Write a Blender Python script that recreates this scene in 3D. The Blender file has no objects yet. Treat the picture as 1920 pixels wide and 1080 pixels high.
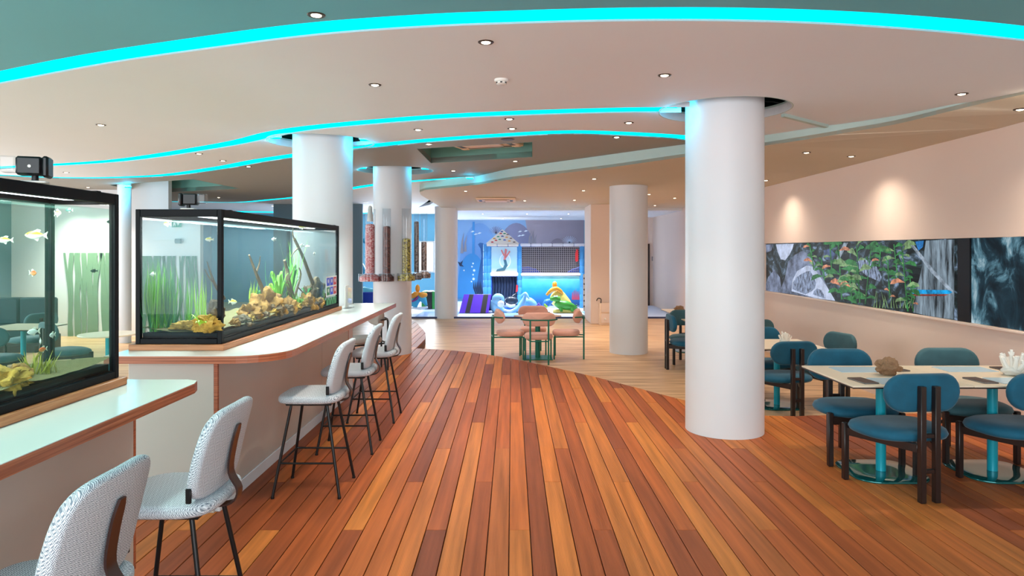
import bpy, bmesh, math, random
from mathutils import Vector, Matrix, noise
from mathutils.geometry import tessellate_polygon
random.seed(7)
SC = bpy.context.scene
COL = SC.collection
PI = math.pi
# ------------------------------------------------------------------ camera
H = 1.71            # eye height above the timber deck
F = 1280.0          # focal length in pixels of the 1920 wide frame
HY = 470.0          # horizon row
cam_d = bpy.data.cameras.new('camera'); cam = bpy.data.objects.new('camera', cam_d); COL.objects.link(cam)
cam.location = (0, 0, H); cam.rotation_euler = (PI/2, 0, 0)
cam_d.lens = 24.0; cam_d.sensor_width = 36.0; cam_d.shift_y = -(540-HY)/1920.0
cam_d.clip_start = 0.05; cam_d.clip_end = 200
SC.camera = cam
# ------------------------------------------------------------------ world, daylight, exposure
SC.view_settings.view_transform = 'Standard'; SC.view_settings.look = 'None'
SC.view_settings.gamma = 1.0; SC.view_settings.use_curve_mapping = False
SC.view_settings.exposure = 0.0
w = bpy.data.worlds.new('world'); SC.world = w; w.use_nodes = True
w.node_tree.nodes['Background'].inputs[0].default_value = (0.85, 0.93, 1.0, 1)
w.node_tree.nodes['Background'].inputs[1].default_value = 1.0
def area_light(name, loc, rot, sx, sy, power, col):
    l = bpy.data.lights.new(name, 'AREA'); l.shape = 'RECTANGLE'; l.size = sx; l.size_y = sy; l.energy = power; l.color = col
    o = bpy.data.objects.new(name, l); COL.objects.link(o); o.location = loc; o.rotation_euler = rot
    return o
DAY = (0.93, 0.97, 1.0)
area_light('daylight_rear_windows', (-2.6, -2.85, 1.75), (math.radians(90), 0, 0), 12.5, 2.3, 640, DAY)     # glazing behind the camera
area_light('daylight_left_windows', (-10.8, 7.0, 1.6), (math.radians(90), 0, math.radians(-90)), 12.0, 2.3, 420, DAY)  # glazing of the left wall
area_light('daylight_play_window', (-4.3, 24.85, 1.45), (math.radians(-90), 0, 0), 3.0, 1.8, 260, (0.9, 0.96, 1.0))
SPOT = 85.0
# ------------------------------------------------------------------ helpers
def s2l(c):
    return tuple(((x/255.0)/12.92 if x/255.0 <= 0.04045 else ((x/255.0+0.055)/1.055)**2.4) for x in c)
def at(px, py, Y):
    return Vector(((px-960)/F*Y, Y, H-(py-HY)/F*Y))
def onz(px, py, z):
    Y = F*(H-z)/(py-HY)
    return Vector(((px-960)/F*Y, Y, z))
def new_mat(name):
    m = bpy.data.materials.new(name); m.use_nodes = True
    nt = m.node_tree
    return m, nt, nt.nodes['Principled BSDF']
def mat(name, rgb, rough=0.5, metal=0.0, emit=None, es=0.0, sheen=0.0, var=0.0, scale=8.0, bump=0.0, coat=0.0, bscale=60.0):
    m, nt, b = new_mat(name)
    c = s2l(rgb) + (1,)
    b.inputs['Base Color'].default_value = c
    b.inputs['Roughness'].default_value = rough; b.inputs['Metallic'].default_value = metal
    if sheen: b.inputs['Sheen Weight'].default_value = sheen; b.inputs['Sheen Roughness'].default_value = 0.4
    if coat: b.inputs['Coat Weight'].default_value = coat; b.inputs['Coat Roughness'].default_value = 0.08
    if emit: b.inputs['Emission Color'].default_value = s2l(emit) + (1,); b.inputs['Emission Strength'].default_value = es
    if var or bump:
        tc = nt.nodes.new('ShaderNodeTexCoord'); n = nt.nodes.new('ShaderNodeTexNoise')
        n.inputs['Scale'].default_value = scale; n.inputs['Detail'].default_value = 4
        nt.links.new(tc.outputs['Object'], n.inputs['Vector'])
        if var:
            mx = nt.nodes.new('ShaderNodeMix'); mx.data_type = 'RGBA'
            mx.inputs['A'].default_value = tuple(x*(1-var)**(1.6 if var > 0.5 else 1) for x in c[:3]) + (1,)
            mx.inputs['B'].default_value = tuple(min(1, x*(1+var)) for x in c[:3]) + (1,)
            nt.links.new(n.outputs['Fac'], mx.inputs['Factor']); nt.links.new(mx.outputs['Result'], b.inputs['Base Color'])
        if bump:
            n2 = nt.nodes.new('ShaderNodeTexNoise'); n2.inputs['Scale'].default_value = bscale
            nt.links.new(tc.outputs['Object'], n2.inputs['Vector'])
            bp = nt.nodes.new('ShaderNodeBump'); bp.inputs['Strength'].default_value = bump; bp.inputs['Distance'].default_value = 0.01
            nt.links.new(n2.outputs['Fac'], bp.inputs['Height']); nt.links.new(bp.outputs['Normal'], b.inputs['Normal'])
    return m
def glow(name, rgb, strength):
    m = bpy.data.materials.new(name); m.use_nodes = True; nt = m.node_tree
    for n in list(nt.nodes): nt.nodes.remove(n)
    e = nt.nodes.new('ShaderNodeEmission'); o = nt.nodes.new('ShaderNodeOutputMaterial')
    e.inputs[0].default_value = s2l(rgb) + (1,); e.inputs[1].default_value = strength
    nt.links.new(e.outputs[0], o.inputs[0]); return m
def clear(name, tint, haze=0.0, hazecol=(200, 220, 220), refl=1.0):
    """thin clear sheet: tinted transmission, fresnel gloss, a little haze"""
    m = bpy.data.materials.new(name); m.use_nodes = True; nt = m.node_tree
    for n in list(nt.nodes): nt.nodes.remove(n)
    o = nt.nodes.new('ShaderNodeOutputMaterial'); t = nt.nodes.new('ShaderNodeBsdfTransparent'); g = nt.nodes.new('ShaderNodeBsdfGlossy')
    t.inputs[0].default_value = tint + (1,); g.inputs['Roughness'].default_value = 0.02
    f = nt.nodes.new('ShaderNodeFresnel'); f.inputs[0].default_value = 1.4
    geo = nt.nodes.new('ShaderNodeNewGeometry'); inv = nt.nodes.new('ShaderNodeMath'); inv.operation = 'SUBTRACT'; inv.inputs[0].default_value = 1.0
    nt.links.new(geo.outputs['Backfacing'], inv.inputs[1])
    mu = nt.nodes.new('ShaderNodeMath'); mu.operation = 'MULTIPLY'; nt.links.new(f.outputs[0], mu.inputs[0]); nt.links.new(inv.outputs[0], mu.inputs[1])
    mu2 = nt.nodes.new('ShaderNodeMath'); mu2.operation = 'MULTIPLY'; mu2.inputs[1].default_value = refl; nt.links.new(mu.outputs[0], mu2.inputs[0])
    mx = nt.nodes.new('ShaderNodeMixShader'); nt.links.new(mu2.outputs[0], mx.inputs[0])
    if haze:
        d = nt.nodes.new('ShaderNodeBsdfTranslucent'); d.inputs[0].default_value = s2l(hazecol) + (1,)
        d2 = nt.nodes.new('ShaderNodeBsdfDiffuse'); d2.inputs[0].default_value = s2l(hazecol) + (1,)
        dd = nt.nodes.new('ShaderNodeMixShader'); nt.links.new(d.outputs[0], dd.inputs[1]); nt.links.new(d2.outputs[0], dd.inputs[2])
        hz = nt.nodes.new('ShaderNodeMixShader'); hz.inputs[0].default_value = haze
        nt.links.new(t.outputs[0], hz.inputs[1]); nt.links.new(dd.outputs[0], hz.inputs[2]); nt.links.new(hz.outputs[0], mx.inputs[1])
    else:
        nt.links.new(t.outputs[0], mx.inputs[1])
    nt.links.new(g.outputs[0], mx.inputs[2]); nt.links.new(mx.outputs[0], o.inputs[0])
    return m

class MB:
    """collects shapes; build() links them as ONE mesh object"""
    def __init__(s): s.v = []; s.f = []
    def add(s, vs, fs):
        o = len(s.v); s.v += [Vector(p) for p in vs]; s.f += [tuple(i+o for i in f) for f in fs]; return s
    def box(s, a, b):
        x0, y0, z0 = a; x1, y1, z1 = b
        return s.add([(x0,y0,z0),(x1,y0,z0),(x1,y1,z0),(x0,y1,z0),(x0,y0,z1),(x1,y0,z1),(x1,y1,z1),(x0,y1,z1)],
                     [(0,3,2,1),(4,5,6,7),(0,1,5,4),(1,2,6,5),(2,3,7,6),(3,0,4,7)])
    def cbox(s, a, b, c=0.006, M=None):
        """box with chamfered edges"""
        lo = Vector(a); hi = Vector(b); vs = []; idx = {}
        for i in range(8):
            sg = [(i >> k) & 1 for k in range(3)]
            for ax in range(3):
                p = [hi[k] if sg[k] else lo[k] for k in range(3)]
                for k in range(3):
                    if k != ax: p[k] += -c if sg[k] else c
                idx[(i, ax)] = len(vs); vs.append(Vector(p))
        fs = []
        for ax in range(3):
            o1, o2 = [k for k in range(3) if k != ax]
            for sd in (0, 1):
                q = [(sd << ax) | (u << o1) | (v << o2) for u, v in ((0,0),(1,0),(1,1),(0,1))]
                fs.append(tuple(idx[(i, ax)] for i in q))
        for e in range(3):
            a1, a2 = [k for k in range(3) if k != e]
            for u in (0, 1):
                for v in (0, 1):
                    i = (u << a1) | (v << a2); j = i | (1 << e)
                    fs.append((idx[(i, a1)], idx[(j, a1)], idx[(j, a2)], idx[(i, a2)]))
        for i in range(8): fs.append((idx[(i, 0)], idx[(i, 1)], idx[(i, 2)]))
        cc = (lo+hi)/2; out = []
        for f in fs:
            n = (vs[f[1]]-vs[f[0]]).cross(vs[f[2]]-vs[f[0]]); m = sum((vs[i] for i in f), Vector())/len(f)
            out.append(f if n.dot(m-cc) > 0 else tuple(reversed(f)))
        if M is not None: vs = [M @ p for p in vs]
        return s.add(vs, out)
    def tube(s, pts, r, n=8, cap=True, flat=1.0):
        pts = [Vector(p) for p in pts]; k = len(pts)
        rs = r if isinstance(r, (list, tuple)) else [r]*k
        t0 = (pts[1]-pts[0]).normalized(); u = t0.orthogonal().normalized(); vs = []; prev = t0
        for i in range(k):
            t = (pts[min(i+1, k-1)]-pts[max(i-1, 0)]).normalized()
            q = prev.rotation_difference(t); u = q @ u; u = (u - t*u.dot(t)).normalized(); prev = t; wv = t.cross(u)
            for j in range(n):
                a = 2*PI*j/n; vs.append(pts[i] + (u*math.cos(a) + wv*math.sin(a)*flat)*rs[i])
        fs = [(i*n+j, i*n+(j+1)%n, (i+1)*n+(j+1)%n, (i+1)*n+j) for i in range(k-1) for j in range(n)]
        if cap: fs += [tuple(reversed(range(n))), tuple(range((k-1)*n, k*n))]
        return s.add(vs, fs)
    def lathe(s, prof, n=32, c=(0, 0, 0), caps=True):
        vs = []; k = len(prof)
        for r, z in prof:
            for j in range(n):
                a = 2*PI*j/n; vs.append((c[0]+r*math.cos(a), c[1]+r*math.sin(a), c[2]+z))
        fs = [(i*n+j, i*n+(j+1)%n, (i+1)*n+(j+1)%n, (i+1)*n+j) for i in range(k-1) for j in range(n)]
        if caps: fs += [tuple(reversed(range(n))), tuple(range((k-1)*n, k*n))]
        return s.add(vs, fs)
    def pad(s, outline, prof, fn=None):
        """outline: 2D points (ccw); prof: (inset, height) pairs bottom to top; fn maps (u,v,w)"""
        n = len(outline); P = [Vector(p).to_2d() for p in outline]; N = []
        for i in range(n):
            d = (P[(i+1) % n]-P[i-1]); N.append(Vector((d.y, -d.x)).normalized())
        vs = []
        for ins, h in prof:
            for i in range(n):
                q = P[i]-N[i]*ins; vs.append((q.x, q.y, h))
        cx = sum((p for p in P), Vector((0, 0)))/n
        k = len(prof)
        fs = [(i*n+j, i*n+(j+1)%n, (i+1)*n+(j+1)%n, (i+1)*n+j) for i in range(k-1) for j in range(n)]
        for base, flip in ((0, True), ((k-1)*n, False)):
            ring = [base+j for j in range(n)]; h = prof[0][1] if flip else prof[-1][1]
            mids = len(vs)
            for j in range(n):
                q = Vector(vs[base+j]).to_2d(); q = cx + (q-cx)*0.5; vs.append((q.x, q.y, h))
            c = len(vs); vs.append((cx.x, cx.y, h))
            for j in range(n):
                a, b, d, e = ring[j], ring[(j+1) % n], mids+(j+1) % n, mids+j
                fs.append((d, b, a, e) if flip else (a, b, d, e))
                fs.append((e, c, d) if flip else (e, d, c))
        if fn: vs = [fn(*p) for p in vs]
        return s.add(vs, fs)
    def slab(s, loops, z0, z1, zf=None):
        """polygon (first loop outer, rest holes) extruded between two heights"""
        L = [[Vector((p[0], p[1], 0)) for p in l] for l in loops]
        tr = tessellate_polygon(L); flat = [p for l in L for p in l]; n = len(flat)
        lo = [(p.x, p.y, (zf(p.x, p.y) if zf else 0)+z0) for p in flat]; hi = [(p.x, p.y, (zf(p.x, p.y) if zf else 0)+z1) for p in flat]
        fs = []
        for a, b, c in tr:
            nz = (flat[b]-flat[a]).cross(flat[c]-flat[a]).z
            if nz < 0: b, c = c, b
            fs.append((a, c, b)); fs.append((a+n, b+n, c+n))
        o = 0
        for li, l in enumerate(L):
            k = len(l); area = sum(l[i].x*l[(i+1) % k].y-l[(i+1) % k].x*l[i].y for i in range(k))
            ccw = (area > 0) == (li == 0)
            for i in range(k):
                a, b = o+i, o+(i+1) % k
                fs.append((a, b, b+n, a+n) if ccw else (b, a, a+n, b+n))
            o += k
        return s.add(lo+hi, fs)
    def xf(s, M):
        s.v = [M @ p for p in s.v]; return s
    def mesh(s, name, m, smooth=True, ang=40):
        me = bpy.data.meshes.new(name); me.from_pydata([tuple(p) for p in s.v], [], s.f)
        if m: me.materials.append(m)
        if smooth:
            for p in me.polygons: p.use_smooth = True
            me.set_sharp_from_angle(angle=math.radians(ang))
        me.update(); return me
    def build(s, name, m, parent=None, smooth=True, ang=40, loc=None):
        o = bpy.data.objects.new(name, s.mesh(name, m, smooth, ang)); COL.objects.link(o)
        if parent: o.parent = parent
        if loc is not None: o.location = loc
        return o
def tag(o, label=None, cat=None, group=None, kind=None):
    if label: o['label'] = label
    if cat: o['category'] = cat
    if group: o['group'] = group
    if kind: o['kind'] = kind
    return o
def thing(name, label, cat, loc=(0, 0, 0), rz=0.0, group=None, kind=None):
    o = bpy.data.objects.new(name, None); COL.objects.link(o); o.empty_display_size = 0.1
    o.location = loc; o.rotation_euler = (0, 0, rz); return tag(o, label, cat, group, kind)
def copy_tree(o, parent=None):
    c = o.copy(); COL.objects.link(c); c.parent = parent
    for ch in list(o.children): copy_tree(ch, c)
    return c
def place(proto, used, loc, rz, label, group=None):
    o = proto if not used else copy_tree(proto)
    used.append(1); o.location = loc; o.rotation_euler = (0, 0, rz); o['label'] = label
    if group: o['group'] = group
    return o
def boolcut(o, cutters, op='DIFFERENCE'):
    tmp = []
    for mb in cutters:
        c = mb.build('cutter', None, None, False); tmp.append(c)
        md = o.modifiers.new('b', 'BOOLEAN'); md.operation = op; md.object = c; md.solver = 'EXACT'
    dg = bpy.context.evaluated_depsgraph_get(); dg.update()
    me = bpy.data.meshes.new_from_object(o.evaluated_get(dg)); old = o.data; nm = old.name
    o.modifiers.clear(); o.data = me; bpy.data.meshes.remove(old); me.name = nm
    for c in tmp:
        d = c.data; bpy.data.objects.remove(c); bpy.data.meshes.remove(d)
def catmull(pts, n=8):
    P = [Vector(p) for p in pts]; out = []
    for i in range(len(P)-1):
        a = P[i-1] if i else P[0]*2-P[1]; b = P[i]; c = P[i+1]; d = P[i+2] if i+2 < len(P) else P[-1]*2-P[-2]
        for k in range(n):
            t = k/n; out.append(0.5*((2*b)+(c-a)*t+(2*a-5*b+4*c-d)*t*t+(3*b-a-3*c+d)*t**3))
    out.append(P[-1]); return out
def offset(poly, d):
    out = []
    for i, p in enumerate(poly):
        t = (poly[min(i+1, len(poly)-1)]-poly[max(i-1, 0)]).normalized(); out.append(p+Vector((-t.y, t.x))*d)
    return out
def superell(a, b, e=2.6, n=40):
    out = []
    for j in range(n):
        t = 2*PI*j/n; c, s_ = math.cos(t), math.sin(t)
        out.append((a*math.copysign(abs(c)**(2/e), c), b*math.copysign(abs(s_)**(2/e), s_)))
    return out
def pill(wd, ht, n=12):
    r = ht/2; x = wd/2-r; out = []
    for k in range(n+1): a = -PI/2+PI*k/n; out.append((x+r*math.cos(a), r*math.sin(a)))
    for k in range(n+1): a = PI/2+PI*k/n; out.append((-x+r*math.cos(a), r*math.sin(a)))
    return out
def rrect(wd, ht, r, n=6):
    out = []
    for cx, cy, a0 in ((wd/2-r, -ht/2+r, -PI/2), (wd/2-r, ht/2-r, 0), (-wd/2+r, ht/2-r, PI/2), (-wd/2+r, -ht/2+r, PI)):
        for k in range(n+1): a = a0+PI/2*k/n; out.append((cx+r*math.cos(a), cy+r*math.sin(a)))
    return out
def soft(t, r, n=4):
    """pad profile of thickness t with rounded rims of radius r"""
    p = [(r*(1-math.sin(PI/2*k/n)), r*(1-math.cos(PI/2*k/n))) for k in range(n+1)]
    return p + [(i, t-h) for i, h in reversed(p)]
def rock(mb, c, r, sc=(1, 1, 1), amp=0.35, seed=0, sub=2):
    bm = bmesh.new(); bmesh.ops.create_icosphere(bm, subdivisions=sub, radius=1)
    vs = []
    for v in bm.verts:
        d = 1+amp*noise.noise(v.co*1.7+Vector((seed*3.1, seed, 0)))+amp*0.5*noise.noise(v.co*4+Vector((seed, 0, seed*2)))+amp*0.3*abs(noise.noise(v.co*9+Vector((0, seed, seed))))
        vs.append((c[0]+v.co.x*r*sc[0]*d, c[1]+v.co.y*r*sc[1]*d, c[2]+v.co.z*r*sc[2]*d))
    bm.verts.index_update(); fs = [tuple(v.index for v in f.verts) for f in bm.faces]; bm.free()
    return mb.add(vs, fs)
# ------------------------------------------------------------------ materials
M = {}
M['ceil_white'] = mat('ceiling_white_paint', (226, 229, 233), 0.7, var=0.02, scale=1.2)
M['ceil_grey'] = mat('ceiling_painted_shade', (152, 150, 143), 0.7, var=0.02, scale=1.2)  # white ceiling with its weaker light put into the colour as grey
M['ceil_teal'] = mat('ceiling_teal', (98, 176, 190), 0.6, var=0.03, scale=1.0)  # even teal over the near ceiling panel
M['ceil_beige'] = mat('ceiling_beige_paint', (204, 192, 170), 0.7, var=0.03, scale=1.0)
M['fascia'] = mat('fascia_pale_teal_paint', (178, 198, 192), 0.6, var=0.02)
M['recess'] = mat('recess_sage_paint', (112, 158, 146), 0.6, var=0.03)
M['void'] = mat('ceiling_void_dark', (40, 34, 30), 0.9, var=0.1)
M['wall_pink'] = mat('wall_blush_paint', (230, 208, 194), 0.65, var=0.02, scale=2)
M['wall_white'] = mat('wall_white_paint', (226, 226, 230), 0.6, var=0.02, scale=2)
M['wall_bluegrey'] = mat('wall_bluegrey_paint', (104, 130, 146), 0.7, var=0.05, scale=1)
M['wall_blue'] = mat('wall_sky_blue_paint', (110, 178, 205), 0.6, var=0.04, scale=1)
M['column'] = mat('column_white_render', (226, 226, 230), 0.45, var=0.015, scale=3)
M['black'] = mat('black_metal', (24, 24, 26), 0.35, 0.3, var=0.1)
M['frame'] = mat('tank_black_frame', (13, 14, 18), 0.5, 0.0, var=0.1)
M['frame'].node_tree.nodes['Principled BSDF'].inputs['Specular IOR Level'].default_value = 0.15
M['laminate'] = mat('worktop_pale_laminate', (226, 231, 226), 0.22, var=0.02, scale=3, coat=0.15)
M['panel'] = mat('counter_grey_panel', (190, 184, 176), 0.35, var=0.05, scale=1.5)
M['plinth'] = mat('plinth_white', (216, 218, 222), 0.4, var=0.03)
M['tplate'] = mat('table_base_teal_gloss', (24, 112, 112), 0.06, 0.5, var=0.06, coat=0.6)
M['tpost'] = mat('table_post_turquoise', (8, 160, 180), 0.3, 0.1, var=0.05)
M['tabletop'] = mat('tabletop_cream_laminate', (238, 218, 192), 0.3, var=0.04, scale=5)
M['darkwood'] = mat('chair_dark_stained_wood', (38, 26, 24), 0.35, var=0.25, scale=14)
M['velvet'] = mat('chair_petrol_velvet', (4, 84, 110), 0.8, sheen=0.22, var=0.4, scale=9, bump=0.15, bscale=300)
M['velvet_grey'] = mat('chair_grey_teal_velvet', (58, 96, 104), 0.8, sheen=0.25, var=0.25, scale=9, bump=0.15, bscale=300)
M['pink'] = mat('chair_salmon_fabric', (228, 168, 148), 0.8, sheen=0.3, var=0.08, scale=12)
M['green_tube'] = mat('chair_green_tube', (18, 112, 92), 0.35, 0.2, var=0.08)
M['bronze'] = mat('downlight_bronze_ring', (62, 46, 36), 0.35, 0.6, var=0.15)
M['lens'] = glow('downlight_lens', (255, 236, 205), 9.0)
M['led'] = glow('cyan_led_diffuser', (0, 236, 255), 1.6)
M['plastic_white'] = mat('white_plastic', (225, 222, 216), 0.4, var=0.03)
M['ac'] = mat('air_conditioner_cream', (236, 206, 178), 0.45, var=0.03)
M['glass'] = clear('aquarium_glass', (0.985, 0.995, 0.992), refl=0.45)
M['water'] = clear('aquarium_water', (0.92, 0.975, 0.975), haze=0.075, hazecol=(150, 185, 195), refl=0.0)
M['water_green'] = clear('aquarium_green_water', (0.86, 0.965, 0.93), haze=0.06, hazecol=(130, 185, 170), refl=0.0)
M['acrylic'] = clear('clear_acrylic', (0.96, 0.975, 0.985), haze=0.025, hazecol=(220, 225, 235))
M['tanklamp'] = glow('aquarium_lamp_glow', (235, 248, 255), 5.0)
M['daypane'] = glow('window_daylight', (246, 250, 255), 2.2)
M['mintmat'] = mat('placemat_pale_blue', (190, 212, 226), 0.25, var=0.05)
M['menu'] = mat('menu_dark_brown', (74, 54, 48), 0.5, var=0.15)
M['coral_white'] = mat('white_coral', (238, 232, 224), 0.7, var=0.04, bump=0.4, bscale=120)
M['coral_brown'] = mat('brown_coral', (150, 112, 82), 0.85, var=0.4, scale=50, bump=0.8, bscale=90)
def wood_deck():
    m, nt, b = new_mat('deck_tropical_hardwood'); N = nt.nodes; L = nt.links
    tc = N.new('ShaderNodeTexCoord'); oi = N.new('ShaderNodeObjectInfo')
    cr = N.new('ShaderNodeValToRGB'); cr.color_ramp.interpolation = 'LINEAR'
    cols = [(136, 68, 42), (158, 80, 44), (176, 90, 46), (190, 102, 50), (208, 124, 58), (162, 84, 48)]
    el = cr.color_ramp.elements; el[0].position = 0; el[0].color = s2l(cols[0])+(1,); el[1].position = 1; el[1].color = s2l(cols[-1])+(1,)
    for i, c in enumerate(cols[1:-1]): e = el.new((i+1)/5); e.color = s2l(c)+(1,)
    L.new(oi.outputs['Random'], cr.inputs[0])
    mp = N.new('ShaderNodeMapping'); mp.inputs['Scale'].default_value = (22, 0.9, 5)
    ad = N.new('ShaderNodeVectorMath'); ad.operation = 'ADD'
    mul = N.new('ShaderNodeVectorMath'); mul.operation = 'SCALE'; mul.inputs['Scale'].default_value = 37.0
    cx = N.new('ShaderNodeCombineXYZ'); L.new(oi.outputs['Random'], cx.inputs[0]); L.new(oi.outputs['Random'], cx.inputs[1])
    L.new(cx.outputs[0], mul.inputs[0]); L.new(tc.outputs['Object'], ad.inputs[0]); L.new(mul.outputs[0], ad.inputs[1])
    L.new(ad.outputs[0], mp.inputs[0])
    ns = N.new('ShaderNodeTexNoise'); ns.inputs['Scale'].default_value = 1.0; ns.inputs['Detail'].default_value = 6; L.new(mp.outputs[0], ns.inputs['Vector'])
    rp = N.new('ShaderNodeMapRange'); rp.inputs[1].default_value = 0.3; rp.inputs[2].default_value = 0.7; rp.inputs[3].default_value = 0.72; rp.inputs[4].default_value = 1.25
    L.new(ns.outputs['Fac'], rp.inputs[0])
    mx = N.new('ShaderNodeMix'); mx.data_type = 'RGBA'; mx.blend_type = 'MULTIPLY'; mx.inputs['Factor'].default_value = 1.0
    L.new(cr.outputs[0], mx.inputs['A'])
    cc = N.new('ShaderNodeCombineColor')
    for k in range(3): L.new(rp.outputs[0], cc.inputs[k])
    L.new(cc.outputs[0], mx.inputs['B'])
    # fine milled grooves along the boards
    wv = N.new('ShaderNodeTexWave'); wv.wave_type = 'BANDS'; wv.bands_direction = 'X'; wv.inputs['Scale'].default_value = 36.0
    L.new(tc.outputs['Object'], wv.inputs['Vector'])
    gm = N.new('ShaderNodeMapRange'); gm.inputs[1].default_value = 0.0; gm.inputs[2].default_value = 0.35; gm.inputs[3].default_value = 0.80; gm.inputs[4].default_value = 1.0
    L.new(wv.outputs['Fac'], gm.inputs[0])
    c2 = N.new('ShaderNodeCombineColor')
    for k in range(3): L.new(gm.outputs[0], c2.inputs[k])
    m2 = N.new('ShaderNodeMix'); m2.data_type = 'RGBA'; m2.blend_type = 'MULTIPLY'; m2.inputs['Factor'].default_value = 1.0
    L.new(mx.outputs['Result'], m2.inputs['A']); L.new(c2.outputs[0], m2.inputs['B']); L.new(m2.outputs['Result'], b.inputs['Base Color'])
    bp = N.new('ShaderNodeBump'); bp.inputs['Strength'].default_value = 0.25; bp.inputs['Distance'].default_value = 0.002
    L.new(wv.outputs['Fac'], bp.inputs['Height']); L.new(bp.outputs[0], b.inputs['Normal'])
    b.inputs['Roughness'].default_value = 0.5; b.inputs['Specular IOR Level'].default_value = 0.22
    return m
M['deck'] = wood_deck()
def streak(name, c1, c2, c3, scale, rough, coat=0.0):
    m, nt, b = new_mat(name); N = nt.nodes; L = nt.links
    tc = N.new('ShaderNodeTexCoord'); mp = N.new('ShaderNodeMapping'); mp.inputs['Scale'].default_value = scale
    L.new(tc.outputs['Object'], mp.inputs[0]); ns = N.new('ShaderNodeTexNoise'); ns.inputs['Scale'].default_value = 1; ns.inputs['Detail'].default_value = 5; ns.inputs['Roughness'].default_value = 0.6
    L.new(mp.outputs[0], ns.inputs['Vector']); cr = N.new('ShaderNodeValToRGB'); el = cr.color_ramp.elements
    el[0].position = 0.32; el[0].color = s2l(c1)+(1,); el[1].position = 0.68; el[1].color = s2l(c3)+(1,); e = el.new(0.5); e.color = s2l(c2)+(1,)
    L.new(ns.outputs['Fac'], cr.inputs[0]); L.new(cr.outputs[0], b.inputs['Base Color']); b.inputs['Roughness'].default_value = rough
    if coat: b.inputs['Coat Weight'].default_value = coat
    return m
M['floor'] = streak('floor_striped_laminate', (160, 114, 76), (216, 172, 128), (240, 206, 166), (0.9, 18, 1), 0.38)
M['ply'] = streak('plywood_edge_red_brown', (128, 66, 42), (164, 90, 60), (190, 116, 82), (2, 2, 150), 0.4)
M['plyboard'] = streak('plywood_board_face', (150, 92, 54), (176, 112, 70), (196, 134, 90), (3, 3, 90), 0.45)
def weave(name, axes):
    """basket weave of short white and grey dashes"""
    m, nt, b = new_mat(name); N = nt.nodes; L = nt.links
    tc = N.new('ShaderNodeTexCoord'); sp = N.new('ShaderNodeSeparateXYZ'); L.new(tc.outputs['Object'], sp.inputs[0])
    oth = 3-axes[0]-axes[1]; a1 = N.new('ShaderNodeMath'); a2 = N.new('ShaderNodeMath')
    L.new(sp.outputs[axes[0]], a1.inputs[0]); L.new(sp.outputs[oth], a1.inputs[1]); L.new(sp.outputs[axes[1]], a2.inputs[0]); L.new(sp.outputs[oth], a2.inputs[1])
    cb = N.new('ShaderNodeCombineXYZ'); L.new(a1.outputs[0], cb.inputs[0]); L.new(a2.outputs[0], cb.inputs[1])
    ro = N.new('ShaderNodeVectorRotate'); ro.inputs['Angle'].default_value = 0.6; ro.rotation_type = 'Z_AXIS'; L.new(cb.outputs[0], ro.inputs[0])
    ck = N.new('ShaderNodeTexChecker'); ck.inputs['Scale'].default_value = 80; ck.inputs['Color1'].default_value = (0, 0, 0, 1); ck.inputs['Color2'].default_value = (1, 1, 1, 1)
    L.new(ro.outputs[0], ck.inputs['Vector'])
    w1 = N.new('ShaderNodeTexWave'); w1.bands_direction = 'X'; w1.inputs['Scale'].default_value = 55
    w2 = N.new('ShaderNodeTexWave'); w2.bands_direction = 'Y'; w2.inputs['Scale'].default_value = 55
    L.new(ro.outputs[0], w1.inputs['Vector']); L.new(ro.outputs[0], w2.inputs['Vector'])
    mx = N.new('ShaderNodeMix'); mx.data_type = 'FLOAT'; L.new(ck.outputs['Fac'], mx.inputs['Factor']); L.new(w1.outputs['Fac'], mx.inputs[2]); L.new(w2.outputs['Fac'], mx.inputs[3])
    cr = N.new('ShaderNodeValToRGB'); el = cr.color_ramp.elements; el[0].position = 0.25; el[0].color = s2l((118, 128, 140))+(1,); el[1].position = 0.6; el[1].color = s2l((226, 230, 236))+(1,)
    L.new(mx.outputs[0], cr.inputs[0]); L.new(cr.outputs[0], b.inputs['Base Color']); b.inputs['Roughness'].default_value = 0.85
    bp = N.new('ShaderNodeBump'); bp.inputs['Strength'].default_value = 0.3; bp.inputs['Distance'].default_value = 0.002
    L.new(mx.outputs[0], bp.inputs['Height']); L.new(bp.outputs[0], b.inputs['Normal'])
    return m
M['weave_seat'] = weave('stool_basket_weave_seat', (0, 1)); M['weave_back'] = weave('stool_basket_weave_back', (1, 2))
# ================================================================== SETTING
ZL = -0.17                    # level of the laminate floor, one step below the deck
HC = 1.34; ZC = H+HC          # main ceiling
HB = 1.19; ZB = H+HB          # lower beige ceiling
XR = 4.74; XLF = -11.0; YB = 25.0; YR = -3.0
fl = MB().box((XLF, YR, ZL-0.2), (XR, YB, ZL)).build('floor', M['floor'], None, False); tag(fl, 'light striped laminate floor one step below the deck', 'floor', kind='structure')
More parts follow.
